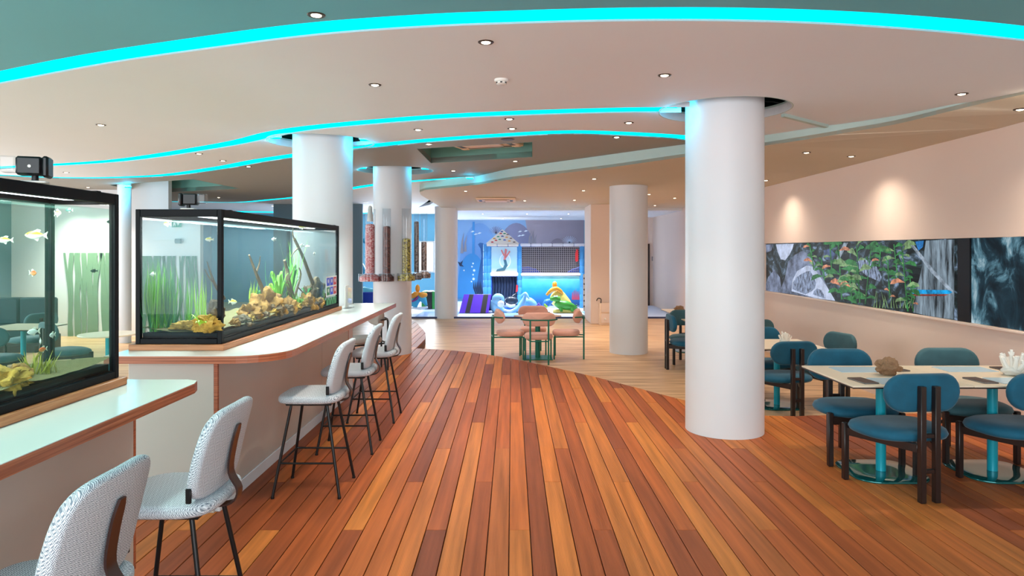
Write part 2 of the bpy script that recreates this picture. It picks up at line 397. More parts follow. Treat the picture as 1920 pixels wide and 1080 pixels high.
# ---- timber deck: base and one object per board
PIT = 0.1276; X0 = -0.0174
edge_pts = catmull([(-1.676, 11.95), (-1.2, 11.78), (-0.72, 11.5), (0.0, 10.8), (1.03, 9.39), (1.97, 7.8), (2.35, 7.22), (2.75, 7.06), (3.29, 7.1), (4.0, 7.16), (4.8, 7.2)], 6)
plat_pts = catmull([(-3.05, 17.4), (-2.4, 16.6), (-2.1, 15.5), (-1.80, 14.2), (-1.676, 13.15)], 6)
def interp(poly, x):
    for a, b in zip(poly, poly[1:]):
        if a.x <= x <= b.x: return a.y+(b.y-a.y)*(x-a.x)/max(1e-9, b.x-a.x)
    return poly[0].y if x < poly[0].x else poly[-1].y
def dedge(x):
    return interp(edge_pts, x) if x >= -1.676 else interp(plat_pts, x)
KL, KR = -22, 37
def seam(k): return X0+k*PIT
deck_outline = [(seam(KL), YR)] + [(XR, YR), (XR, 7.18)] + [(p.x, p.y-0.01) for p in reversed(edge_pts) if p.x < XR] + [(p.x-0.005, p.y-0.01) for p in reversed(plat_pts) if p.x > seam(KL)] + [(seam(KL), interp(plat_pts, seam(KL)))]
M['deckbase'] = mat('deck_base_dark_wood', (92, 48, 32), 0.6, var=0.2, scale=5)
deck = MB().slab([deck_outline], ZL, -0.03).build('floor_deck', M['deckbase'], None, False)
tag(deck, 'red brown timber deck with a curved far edge', 'deck', kind='structure')
rnd = random.Random(11); nb = 0
for k in range(KL, KR):
    x0, x1 = seam(k)+0.0028, min(seam(k+1)-0.0028, XR)
    if x1-x0 < 0.02: continue
    xa, xb = (x0, x1)
    e0, e1 = dedge(x0 if k != -13 else x0+0.001), dedge(x1)
    joints = {0: [4.18, 7.7, 11.2], 1: [5.9, 9.4, 13.0], 2: [2.5, 5.05, 8.5, 12.1], 3: [3.3, 6.8, 10.3]}[k*7 % 4]
    ys = [YR]+[j for j in joints if j < min(e0, e1)-0.25]+[None]
    for a, b in zip(ys, ys[1:]):
        ya = a+(0.0015 if a > YR else 0); c = 0.0022; zt = rnd.uniform(-0.0008, 0.0008)
        if b is None: yb0, yb1 = e0, e1
        else: yb0 = yb1 = b-0.0015
        q0 = [(x0, ya), (x1, ya), (x1, yb1), (x0, yb0)]; q1 = [(x0+c, ya+c*0.4), (x1-c, ya+c*0.4), (x1-c, yb1-c*0.4), (x0+c, yb0-c*0.4)]
        ox, oy = x0, ya
        vs = [(x-ox, y-oy, -0.03) for x, y in q0]+[(x-ox, y-oy, zt-c) for x, y in q0]+[(x-ox, y-oy, zt) for x, y in q1]
        fs = [(3, 2, 1, 0)]+[(r*4+i, r*4+(i+1) % 4, r*4+4+(i+1) % 4, r*4+4+i) for r in range(2) for i in range(4)]+[(8, 9, 10, 11)]
        MB().add(vs, fs).build('board', M['deck'], deck, False, loc=(ox, oy, 0)); nb += 1
# ---- walls
wr = MB().slab([[(XR, YR), (XR+0.25, YR), (XR+0.25, YB), (XR, YB)]], ZL, 0.955).box((XR, YR, 1.842), (XR+0.25, YB, 3.6)).box((XR, 12.86, 0.955), (XR+0.25, YB, 1.842)).box((XR, YR, 0.955), (XR+0.25, 3.2, 1.842)).box((XR+0.08, 3.2, 0.955), (XR+0.25, 12.86, 1.842))
wr = wr.build('wall_right', M['wall_pink'], None, False); tag(wr, 'blush painted side wall with a long recessed screen niche', 'wall', kind='structure')
sl = MB().cbox((XR-0.03, 3.2, 0.935), (XR+0.08, 12.86, 0.958), 0.004).build('sill', M['wall_pink'], wr); tag(sl, 'narrow blush sill below the screens')
wb = MB().box((XLF, YB, ZL), (XR+0.25, YB+0.2, 3.6)).build('wall_back', M['wall_blue'], None, False); tag(wb, 'far play room wall painted as a blue underwater mural', 'wall', kind='structure')
wl = MB().box((XLF-0.2, YR, ZL), (XLF, 0.4, 3.6)).box((XLF-0.2, 13.6, ZL), (XLF, YB, 3.6)).box((XLF-0.2, 0.4, ZL), (XLF, 13.6, 0.4)).box((XLF-0.2, 0.4, 2.8), (XLF, 13.6, 3.6)).build('wall_left', M['wall_bluegrey'], None, False); tag(wl, 'blue grey wall far off on the left', 'wall', kind='structure')
we = MB().box((XLF-0.2, YR-0.2, ZL), (-9.2, YR, 3.6)).box((3.9, YR-0.2, ZL), (XR+0.25, YR, 3.6)).box((-9.2, YR-0.2, ZL), (3.9, YR, 0.5)).box((-9.2, YR-0.2, 2.95), (3.9, YR, 3.6)).build('wall_rear', M['wall_white'], None, False); tag(we, 'window wall behind the viewer', 'wall', kind='structure')
wp = MB().box((-11.0, 15.0, ZL), (-7.55, 15.15, 3.3)).box((-7.55, 15.0, ZL), (-6.85, 15.15, 2.61)).build('wall_partition', M['wall_white'], None, False); tag(wp, 'white partition wall seen through the aquariums', 'wall', kind='structure')
wd = MB().box((-6.85, 19.6, ZL), (-4.3, 19.7, 3.3)).build('wall_divider', M['wall_bluegrey'], None, False); tag(wd, 'blue grey divider wall behind the planted aquarium', 'wall', kind='structure')
pier = MB().cbox((2.02, 17.5, ZL), (2.85, 19.0, ZB+0.02), 0.01).build('wall_pier', M['wall_pink'], None); tag(pier, 'blush pier at the right of the play room opening', 'wall', kind='structure')
wn = MB().box((2.85, 23.0, ZL), (XR, 23.2, 3.2)).build('wall_alcove', M['wall_pink'], None, False); tag(wn, 'blush end wall beside the play room', 'wall', kind='structure')
rf = MB().box((XLF-0.2, YR-0.2, 3.42), (XR+0.25, YB+0.2, 3.6)).build('ceiling_void', M['void'], None, False); tag(rf, 'dark void above the suspended ceiling', 'ceiling', kind='structure')
# ---- suspended ceiling: flush panels divided by lit slots
def cpx(lst, h): return [Vector(((x-960)/F*(F*h/(HY-y)), F*h/(HY-y))) for x, y in lst]
c1far = catmull(cpx([(0, 157.5), (200, 120), (400, 91), (600, 66), (800, 51.5), (960, 45), (1160, 40), (1360, 40), (1560, 46.5), (1760, 60.5), (1920, 77)], HC), 5)
def extend(c, xl, xr):
    a, b = c[0], c[1]; d = (a-b).normalized(); p = a+d*((xl-a.x)/d.x)
    e, f = c[-1], c[-3]; g = (e-f).normalized(); q = e+g*((xr-e.x)/g.x)
    return [p]+c+[q]
c1far = extend(c1far, XLF, XR+0.2); c1near = offset(c1far, -0.225)
c2near = catmull(cpx([(0, 312), (200, 300), (400, 270), (500, 247), (600, 233), (800, 216), (960, 208), (1110, 203), (1230, 201)], HC)+[Vector((1.9, 6.42)), Vector((2.72, 6.82)), Vector((3.42, 7.26))], 5)
c2near = [Vector((XLF, 12.0))]+c2near; c2far = offset(c2near, 0.25)
c3near = catmull(cpx([(0, 327.5), (100, 332), (200, 332), (300, 327), (400, 313), (475, 299), (600, 281), (700, 269.5), (800, 260), (950, 249.5), (1060, 244.5), (1160, 246.5), (1285, 253.5)], HC)+[Vector((2.5, 8.28))], 5)
c3near = [Vector((XLF, 11.9))]+c3near; c3far = offset(c3near, 0.27)
c4near = catmull(cpx([(365, 378), (440, 379), (500, 374), (550, 369), (620, 358), (700, 345), (800, 336.5), (897, 330)], HC), 5)
c4near = [Vector((XLF, 18.4))]+c4near; c4far = offset(c4near, 0.26)
fas_top = [(1914, 172.8), (1829, 189.6), (1777.6, 197.5), (1678.6, 217.3), (1579.6, 232.2), (1545, 236.5), (1430, 254), (1285, 270.5), (1120, 293), (960, 316), (897, 329.5), (820, 339)]
fas_bot = [178, 197, 209.4, 233, 250, 256, 274, 294, 317, 336, 346, 354]
fxy = cpx(fas_top, HC); fh = [HC*(HY-b)/(HY-t[1]) for t, b in zip(fas_top, fas_bot)]
fas = [Vector((XR+0.02, 4.7, 1.335))]+[Vector((p.x, p.y, h)) for p, h in zip(fxy, fh)]
fas = catmull(fas, 4)+[Vector((-1.70, 13.35, HB)), Vector((-1.88, 13.9, HB)), Vector((-1.95, 14.6, HB)), Vector((-1.95, 19.0, HB))]
fxy2 = [Vector((p.x, p.y)) for p in fas]
def fas_y(x):  # fascia line as a function of x (upper part of the curve)
    best = [p for p in fas]; return interp(sorted([Vector((p.x, p.y)) for p in best if p.x > -1.5], key=lambda p: p.x), x)
CA = (-2.34, 8.45); C1 = (2.03, 6.53); C3 = (-2.0, 11.42)
holes = [MB().lathe([(0.60, ZC-0.1), (0.60, ZC+0.4)], 48, (C1[0], C1[1], 0)), MB().lathe([(0.63, ZC-0.1), (0.63, ZC+0.4)], 48, (CA[0]-0.02, CA[1], 0)), MB().lathe([(0.62, ZC-0.1), (0.62, ZC+0.4)], 48, (C3[0]+0.05, C3[1], 0))]
rec1 = [(-1.25, 8.98), (0.25, 8.42), (0.29, 9.75), (-1.24, 10.45)]
rec2 = [(-5.98, 12.8), (-5.87, 14.7), (-8.5, 15.9), (-8.2, 13.9)]
def prism(poly, z0, z1): return MB().slab([poly], z0, z1)
def rebuild(lst): 
    out = []
    for h in lst: c = MB(); c.v = list(h.v); c.f = list(h.f); out.append(c)
    return out
T = 0.08
def ceil(name, poly, m, label, z0=ZC, cuts=()):
    o = MB().slab([poly], z0, z0+T).build(name, m, None, False); tag(o, label, 'ceiling', kind='structure')
    if cuts: boolcut(o, rebuild(cuts))
    return o
xy = lambda l: [(p.x, p.y) for p in l]
ceil('ceiling_near', [(XLF, YR), (XR, YR)]+[(min(p.x, XR), p.y) for p in reversed(c1near)], M['ceil_teal'], 'teal ceiling panel in the foreground')
# white band bounded by first slot, second slot and the fascia line
right_edge = [p for p in fxy2 if p.y < c2near[-1].y-0.03]
c2mid = [Vector(((a.x+b.x)/2, (a.y+b.y)/2)) if a.x > 1.75 else a for a, b in zip(c2near, c2far)]
ceil('ceiling_white', [(max(p.x, XLF), p.y) for p in c1far if p.x < XR]+[(XR, 4.45)]+xy(right_edge)+xy(reversed(c2mid)), M['ceil_white'], 'wide white ceiling band between first and second cyan light strip', cuts=[holes[0], holes[1]])
r2 = [p for p in fxy2 if c2far[-1].y-0.05 < p.y < c3near[-1].y-0.02]
c2fm = [m_ if m_.x > 1.75 else b for m_, b in zip(c2mid, c2far)]
ceil('ceiling_band', xy(c2fm)+xy(r2)+xy(reversed(c3near)), M['ceil_white'], 'narrow white ceiling band between second and third cyan light strip', cuts=holes[:2])
r3 = [p for p in fxy2 if c3far[-1].y+0.02 < p.y < 12.35]
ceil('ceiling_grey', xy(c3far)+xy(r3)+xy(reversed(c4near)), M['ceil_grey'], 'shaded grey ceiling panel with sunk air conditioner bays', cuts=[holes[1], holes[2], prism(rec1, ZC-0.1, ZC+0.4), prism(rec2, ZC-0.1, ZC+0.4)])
ceil('ceiling_far', xy(c4far)+[(-1.42, 13.0), (-1.70, 13.35), (-1.88, 13.9), (-1.95, 14.6), (-1.95, YB), (XLF, YB)], M['ceil_white'], 'far white ceiling towards the play room', cuts=[holes[2], prism(xy(cpx([(784, 389), (800, 379), (813, 367), (820, 359), (825, 358), (827, 363), (821, 373), (806, 384)], HC)), ZC-0.1, ZC+0.2)])
o = MB().slab([[(2.64, 6.70), (2.66, 6.66), (3.36, 7.25), (3.33, 7.29)]], ZC-0.03, ZC).build('trim_lip', M['fascia'], None, False); tag(o, 'pale lip running from the column opening to the fascia', 'trim', kind='structure')
bz = lambda x, y: 0
wall_line = [(XR, 19.0, HB), (XR, 13.0, HB), (XR, 10.0, HB), (XR, 8.0, HB), (XR, 6.6, HB), (XR, 5.9, 1.20), (XR, 5.2, 1.26)]
bp_ = [(p.x, p.y) for p in fas]+[(a, b) for a, b, c in wall_line]
hmap = {(round(p.x, 4), round(p.y, 4)): p.z for p in fas}
hmap.update({(round(a, 4), round(b, 4)): c for a, b, c in wall_line})
def beige_h(x, y):
    return hmap.get((round(x, 4), round(y, 4)), HB)
o = MB().slab([bp_], 0, 0.04, lambda x, y: H+beige_h(x, y)).build('ceiling_beige', M['ceil_beige'], None, False); tag(o, 'lower beige ceiling over the dining side', 'ceiling', kind='structure')
fm = MB(); n = len(fas)
fm.add([(p.x, p.y, H+p.z) for p in fas]+[(p.x, p.y, ZC+0.02) for p in fas]+[(p.x+0.012, p.y+0.012, H+p.z) for p in fas]+[(p.x+0.012, p.y+0.012, ZC+0.02) for p in fas],
       [(i, i+1, i+1+n, i+n) for i in range(n-1)]+[(2*n+i, 3*n+i, 3*n+i+1, 2*n+i+1) for i in range(n-1)])
o = fm.build('trim_fascia', M['fascia'], None, True, 60); tag(o, 'pale teal curved fascia between the high and low ceilings', 'fascia', kind='structure')
o = MB().box((-1.95, 19.0, H+1.12), (XR, YB, H+1.3)).build('ceiling_play', M['ceil_white'], None, False); tag(o, 'white ceiling of the play room', 'ceiling', kind='structure')
# bay linings
def lining(poly, depth, label):
    lo = [Vector((p[0], p[1], ZC-0.002)) for p in poly]; mb = MB(); k = len(lo)
    for i in range(k):
        a, b = lo[i], lo[(i+1) % k]; d = Vector((0, 0, depth)); mb.add([a, b, b+d, a+d], [(0, 1, 2, 3)])
    mb.add([p+Vector((0, 0, depth)) for p in lo], [tuple(range(k))])
    o = mb.build('ceiling_bay', M['recess'], None, False); tag(o, label, 'ceiling bay', kind='structure')
lining(rec1, 0.30, 'sage green sunk bay around the air conditioner'); lining(rec2, 0.28, 'empty sage green sunk bay above the left aquarium')
# hole collars
for c, r, lab in ((C1, 0.605, 'pale collar of the ceiling opening around the nearest column'), ((CA[0]-0.02, CA[1]), 0.635, 'pale collar of the ceiling opening around the cyan lit column'), ((C3[0]+0.05, C3[1]), 0.625, 'pale collar of the ceiling opening above the food tubes')):
    o = MB().lathe([(r, ZC-0.001), (r+0.01, ZC-0.001), (r+0.01, ZC+0.10), (r, ZC+0.10), (r, ZC-0.001)], 64, (c[0], c[1], 0), False).build('trim_collar', M['fascia'], None); tag(o, lab, 'collar', kind='structure')
# cyan light strips: recessed diffusers
def strip(near, far, label, cuts=(), z=0.012):
    poly = xy(near)+xy(reversed(far)); poly = [(min(x, XR), y) for x, y in poly]
    r = thing('light_strip', label, 'light strip', (0, 0, 0), group='curved cyan ceiling light strips')
    d = MB().slab([poly], ZC+z, ZC+z+0.02).build('diffuser', M['led'], r, False)
    if cuts: boolcut(d, rebuild(cuts))
    lip = MB()
    for e in (near, far):
        k = len(e); lip.add([(min(p.x, XR), p.y, ZC) for p in e]+[(min(p.x, XR), p.y, ZC+0.05) for p in e], [(i, i+1, i+1+k, i+k) for i in range(k-1)])
    o = lip.build('slot_edge', M['ceil_white'], r, True, 60)
    return r
strip(c1near, c1far, 'widest cyan light strip, sweeping across the foreground ceiling')
n2 = [i for i, p in enumerate(c2near) if p.x < 1.75]
strip([c2near[i] for i in n2], [c2far[i] for i in n2], 'second cyan light strip, ending at the nearest column', cuts=holes[:1])
strip(c3near, c3far, 'third cyan light strip, passing behind the nearest column', cuts=holes[1:2])
strip(c4near, c4far, 'fourth cyan light strip at the far edge of the grey ceiling', cuts=holes[2:3])
c5 = [Vector((-11, 22.9)), Vector((-8.6, 23.3)), Vector((-5.5, 24.0)), Vector((-3.6, 23.8))]; c5 = catmull(c5, 4)
st5 = thing('light_strip', 'short distant cyan light strip glimpsed beside the cyan lit column', 'light strip', (0, 0, 0), group='curved cyan ceiling light strips')
MB().slab([xy(c5)+xy(reversed(offset(c5, 0.35)))], ZC-0.02, ZC).build('diffuser', M['led'], st5, False)
# ---- columns
def column(c, r, z0, z1, label):
    o = MB().lathe([(r, 0), (r, z1-z0)], 64).build('column', M['column'], None); o.location = (c[0], c[1], z0)
    tag(o, label, 'column', kind='structure'); return o
column(C1, 0.362, 0, 3.42, 'nearest white round column standing on the deck')
column(CA, 0.36, ZL, 3.42, 'white round column lit cyan at the top behind the planted aquarium')
column(C3, 0.317, 0, 3.42, 'white round column carrying the clear food tubes')
column((2.156, 12.63), 0.35, ZL, ZB+0.02, 'white round column on the laminate floor under the beige ceiling')
column((-1.84, 19.1), 0.32, ZL, ZB+0.04, 'distant white round column at the left of the play room opening')
column((-7.95, 14.0), 0.13, ZL, ZC+0.1, 'cyan tinted column glimpsed between the two aquariums')
MB_ = MB().tube([(2.40, 6.95, 3.24), (2.62, 6.84, 3.2), (2.72, 6.78, 3.16), (2.66, 6.72, 3.12)], 0.008, 6).build('dangling_cable', M['black'], None); tag(MB_, 'thin black cable dangling from the ceiling opening at the nearest column', 'cable')
# cyan lamps hidden in the ceiling openings
def cyan_lamp(loc, e, label):
    r = thing('cove_lamp', label, 'lamp', loc, group='small cyan cove lamps in the ceiling openings')
    MB().tube([(-0.06, 0, 0), (0.06, 0.02, 0)], 0.012, 8).build('tube', M['led'], r)
    MB().cbox((-0.075, -0.015, 0.006), (0.075, 0.035, 0.03), 0.004).build('housing', M['plastic_white'], r)
    l = bpy.data.lights.new('cyan', 'POINT'); l.energy = e; l.color = (0.0, 0.62, 1.0); l.shadow_soft_size = 0.08
    lo = bpy.data.objects.new('cyan', l); COL.objects.link(lo); lo.parent = r; lo.location = (0, 0, -0.03)
cyan_lamp((C1[0]-0.52, C1[1]-0.05, ZC+0.03), 7, 'small cyan lamp at the left rim of the nearest column opening')
cyan_lamp((CA[0]-0.54, CA[1]-0.16, ZC+0.03), 9, 'small cyan lamp at the left rim of the planted aquarium column opening')
cyan_lamp((CA[0]+0.52, CA[1]+0.0, ZC+0.03), 9, 'small cyan lamp at the right rim of the planted aquarium column opening')
cyan_lamp((C3[0]-0.48, C3[1]-0.1, ZC+0.03), 7, 'small cyan lamp at the left rim of the food tube column opening')
cyan_lamp((C3[0]+0.55, C3[1]+0.0, ZC+0.03), 7, 'small cyan lamp at the right rim of the food tube column opening')
cyan_lamp((-0.75, 12.1, ZC-0.06), 4, 'small cyan lamp against the far end of the fascia')
cyan_lamp((-7.72, 13.72, ZC-0.06), 16, 'small cyan lamp above the column between the aquariums')
# ================================================================== CEILING FITTINGS
G1 = 'downlights of the high ceiling'; G2 = 'downlights of the beige ceiling'
from mathutils.bvhtree import BVHTree
bb = bpy.data.objects['ceiling_beige'].data; BVB = BVHTree.FromPolygons([v.co for v in bb.vertices], [tuple(p.vertices) for p in bb.polygons])
def downlight(px, py, h, label, group, power=1.0, r=0.048, on=True, wide=False):
    p = onz(px, py, H+h)
    for it in range(6 if group == G2 else 0):
        hit = BVB.ray_cast(Vector((p.x, p.y, 2.0)), Vector((0, 0, 1)))[0]
        if hit: h = hit.z-H; p = onz(px, py, H+h)
    wide = power == 1.001; R_ = thing('downlight', label, 'downlight', (p.x, p.y, H+h), group=group)
    MB().lathe([(r*0.60, 0.0), (r*0.62, -0.003), (r*0.8, -0.006), (r, -0.005), (r+0.004, 0.0), (r+0.002, 0.003)], 24, caps=False).build('ring', M['bronze'], R_)
    MB().lathe([(0.0005, -0.011), (r*0.35, -0.010), (r*0.60, -0.006), (r*0.61, 0.0), (0.0005, 0.0)], 20, caps=False).build('lens', M['lens'] if on else M['black'], R_)
    if on and power > 0:
        l = bpy.data.lights.new('spot', 'SPOT'); l.energy = SPOT*power; l.color = (1.0, 0.86, 0.70); l.spot_size = math.radians(134 if wide else 100); l.spot_blend = 1.0; l.shadow_soft_size = 0.04
        lo = bpy.data.objects.new('spot', l); COL.objects.link(lo); lo.parent = R_; lo.location = (0, 0, -0.02)
    return R_
DL = [(593, 28, 'downlight in the teal ceiling above the widest cyan strip'), (911, 79, 'downlight nearest the smoke detector, towards the viewer'),
      (703, 159, 'downlight in the white ceiling left of the smoke detector'), (1246, 141, 'downlight in the white ceiling left above the nearest column'),
      (1803, 176, 'flaring downlight at the right end of the white ceiling'), (189, 234, 'downlight alone in the left end of the white ceiling'),
      (373, 288, 'left one of the downlight pair left of the planted aquarium column'), (418, 301, 'right one of the downlight pair left of the planted aquarium column'),
      (124, 323, 'downlight between cyan strips above the left aquarium'), (784, 243, 'downlight between second and third cyan strip right of the cyan lit column'),
      (955, 223, 'upper one of two stacked downlights between second and third cyan strip'), (960, 241, 'lower one of two stacked downlights between second and third cyan strip'),
      (1179, 230, 'downlight between second and third cyan strip left of the nearest column'), (466, 312, 'downlight in the grey ceiling left of the cyan lit column'),
      (804, 270, 'downlight at the near left corner of the sunk air conditioner bay'), (1156, 257, 'downlight in the grey ceiling right of the air conditioner bay'),
      (966, 302, 'downlight just behind the sunk air conditioner bay'), (850, 320, 'downlight in the grey ceiling above the food tubes'),
      (410, 370, 'small distant downlight above the planted aquarium, left of the cyan lit column'), (511, 386, 'tiny distant downlight just left of the cyan lit column')]
for px, py, lab in DL: downlight(px, py, HC, lab, G1, 1.0)
DB = [(1913, 205, 'downlight at the right picture edge in the beige ceiling', 1.001), (1596, 293, 'downlight close to the blush wall right of the nearest column', 1.001), (1512, 286, 'downlight in the beige ceiling just right of the nearest column', 1.0),
      (1436, 338, 'small downlight touching the right side of the nearest column', 1.001), (1114, 335, 'downlight in the beige ceiling above the round column on the laminate', 1.0),
      (1094, 357, 'downlight left of the top of the laminate floor column', 2.2), (1077, 375, 'small downlight before the pier of the play room', 2.2),
      (984, 376, 'small downlight right of the flush air conditioner', 2.2), (873, 358, 'small downlight above left of the flush air conditioner', 2.2),
      (1217, 364, 'small downlight just right of the laminate floor column', 2.2), (1265, 371, 'small downlight between the two right hand columns', 1.2), (1228, 385, 'smallest downlight near the end wall beside the play room', 2.2)]
for px, py, lab, pw in DB: downlight(px, py, HB-0.002, lab, G2, pw)
for i, (px, py) in enumerate([(905, 401), (988, 401), (1066, 401), (1052, 409.5), (943, 409.5)]):
    p = onz(px, py, H+1.12); 
    dl = downlight(px, py, 1.12, '%s of the tiny downlights in the play room ceiling, from the left' % ['first', 'third', 'fifth', 'fourth', 'second'][i], 'downlights of the play room', 7.0)
    for c in dl.children:
        if c.type == 'LIGHT': c.data.color = (0.85, 0.94, 1.0)
# more lamps of the same kind, over the bar behind the aquariums and over the deck behind the viewer
def speaker_disc(px, py, h, label):
    p = onz(px, py, H+h); r = thing('ceiling_speaker', label, 'speaker', (p.x, p.y, H+h), group='dark flush ceiling discs')
    MB().lathe([(0.0005, -0.004), (0.075, -0.006), (0.085, -0.002), (0.085, 0.01), (0.0005, 0.01)], 24, caps=False).build('rim', M['bronze'], r)
    MB().lathe([(0.0005, -0.008), (0.07, -0.008), (0.07, -0.005), (0.0005, -0.005)], 24, caps=False).build('grille', M['black'], r)
speaker_disc(952, 261, HC, 'dark flush disc between the stacked downlights and the air conditioner bay')
speaker_disc(379, 365, HC, 'dark flush disc above the planted aquarium')
speaker_disc(685, 379, HC, 'dark flush disc left of the food tubes')
p = onz(940, 149, ZC); sd = thing('smoke_detector', 'white smoke detector on the white ceiling', 'smoke detector', (p.x, p.y, ZC))
MB().lathe([(0.0005, 0.0), (0.055, 0.0), (0.055, -0.014), (0.05, -0.02), (0.0005, -0.02)], 32, caps=False).build('base', M['plastic_white'], sd)
MB().lathe([(0.04, -0.02), (0.04, -0.034), (0.028, -0.042), (0.0005, -0.042)], 24, caps=False).build('chamber', M['plastic_white'], sd)
for k in range(6): 
    a = k*PI/3; MB().box((-0.008, -0.002, -0.033), (0.008, 0.002, -0.024)).xf(Matrix.Translation((0.0405*math.sin(a), -0.0405*math.cos(a), 0)) @ Matrix.Rotation(a, 4, 'Z')).build('vent', M['black'], sd, False)
def cassette(loc, rz, s, label, th=0.05):
    r = thing('air_conditioner', label, 'air conditioner', loc, rz)
    MB().cbox((-s/2, -s/2, 0), (s/2, s/2, th), 0.012).build('body', M['ac'], r)
    MB().cbox((-s*0.28, -s*0.28, -0.02), (s*0.28, s*0.28, 0.0), 0.01).build('intake_grille', M['ac'], r)
    for k in range(4):
        mt = Matrix.Rotation(k*PI/2, 4, 'Z')
        MB().box((-s*0.34, -s*0.43, -0.004), (s*0.34, -s*0.36, 0.003)).xf(mt).build('louvre', M['black'], r, False)
        MB().cbox((s*0.37, s*0.37, -0.012), (s*0.47, s*0.47, 0.002), 0.004).xf(mt).build('corner_cap', M['ac'], r)
cassette((-0.45, 9.35, ZC+0.13), -0.38, 0.95, 'cream cassette air conditioner sunk in the sage green bay', 0.16)
p = onz(930, 373, ZB); cassette((p.x, p.y, ZB-0.04), 0.0, 0.9, 'cream cassette air conditioner flush in the beige ceiling', 0.036)
# ================================================================== BAR
PX = -1.92; WT = 1.05; WB = 1.0
def counter_base(y0, y1, label, seams):
    r = thing('bar_counter', label, 'bar counter', (0, 0, 0), group='bar counter bases')
    xs = -2.50
    MB().cbox((xs, y0+0.02, 0.09), (PX-0.02, y1-0.02, WB-0.001), 0.004).build('carcass', M['plinth'], r)
    ys = [y0]+seams+[y1]
    for a, b in zip(ys, ys[1:]): MB().cbox((PX-0.019, a+0.004, 0.09), (PX, b-0.004, WB-0.002), 0.002).build('front_panel', M['panel'], r)
    MB().cbox((xs, y0, 0.0), (PX-0.024, y0+0.019, WB-0.002), 0.002).build('end_panel', M['panel'], r)
    MB().cbox((xs, y1-0.019, 0.0), (PX-0.024, y1, WB-0.002), 0.002).build('end_panel', M['panel'], r)
    for yy in (y0, y1): 
        yy0 = yy-0.002 if yy == y0 else yy-0.018
        MB().box((PX-0.023, yy0, 0.09), (PX+0.002, yy0+0.02, WB-0.002)).build('edge_strip', M['ply'], r, False)
    MB().cbox((xs+0.02, y0+0.022, 0.0), (PX+0.008, y1-0.022, 0.089), 0.003).build('plinth', M['plinth'], r)
    return r
counter_base(0.3, 3.48, 'nearest grey panelled bar base under the left aquarium', [2.0])
counter_base(4.45, 8.02, 'grey panelled bar base under the planted aquarium', [6.9])
def worktop(poly, label, cut=None):
    r = thing('bar_worktop', label, 'worktop', (0, 0, 0), group='bar worktops')
    c = sum((Vector(p) for p in poly), Vector((0, 0)))/len(poly)
    e = MB().slab([poly], WB, WT-0.003).build('plywood_edge', M['ply'], r, False)
    q = MB().slab([[((p[0]-c.x)*0.9975+c.x, (p[1]-c.y)*0.9992+c.y) for p in poly]], WT-0.003, WT).build('laminate_top', M['laminate'], r, False)
    if cut: boolcut(e, rebuild([cut])); boolcut(q, rebuild([cut]))
    return r
worktop([(-2.56, 0.15), (-1.58, 0.15), (-1.58, 3.40), (-1.60, 3.47), (-1.66, 3.5), (-2.56, 3.5)], 'pale worktop with plywood edge below the left aquarium')
wpoly = [(-2.56, 4.28)]+[(-1.46-0.34+0.34*math.sin(a), 4.28+0.34-0.34*math.cos(a)) for a in [PI/2*k/8 for k in range(9)]]+[(-1.46, 8.6), (-2.56, 8.6)]
worktop(wpoly, 'pale worktop with rounded plywood corner below the planted aquarium', MB().lathe([(0.372, 0.9), (0.372, 1.2)], 48, (CA[0], CA[1], 0)))
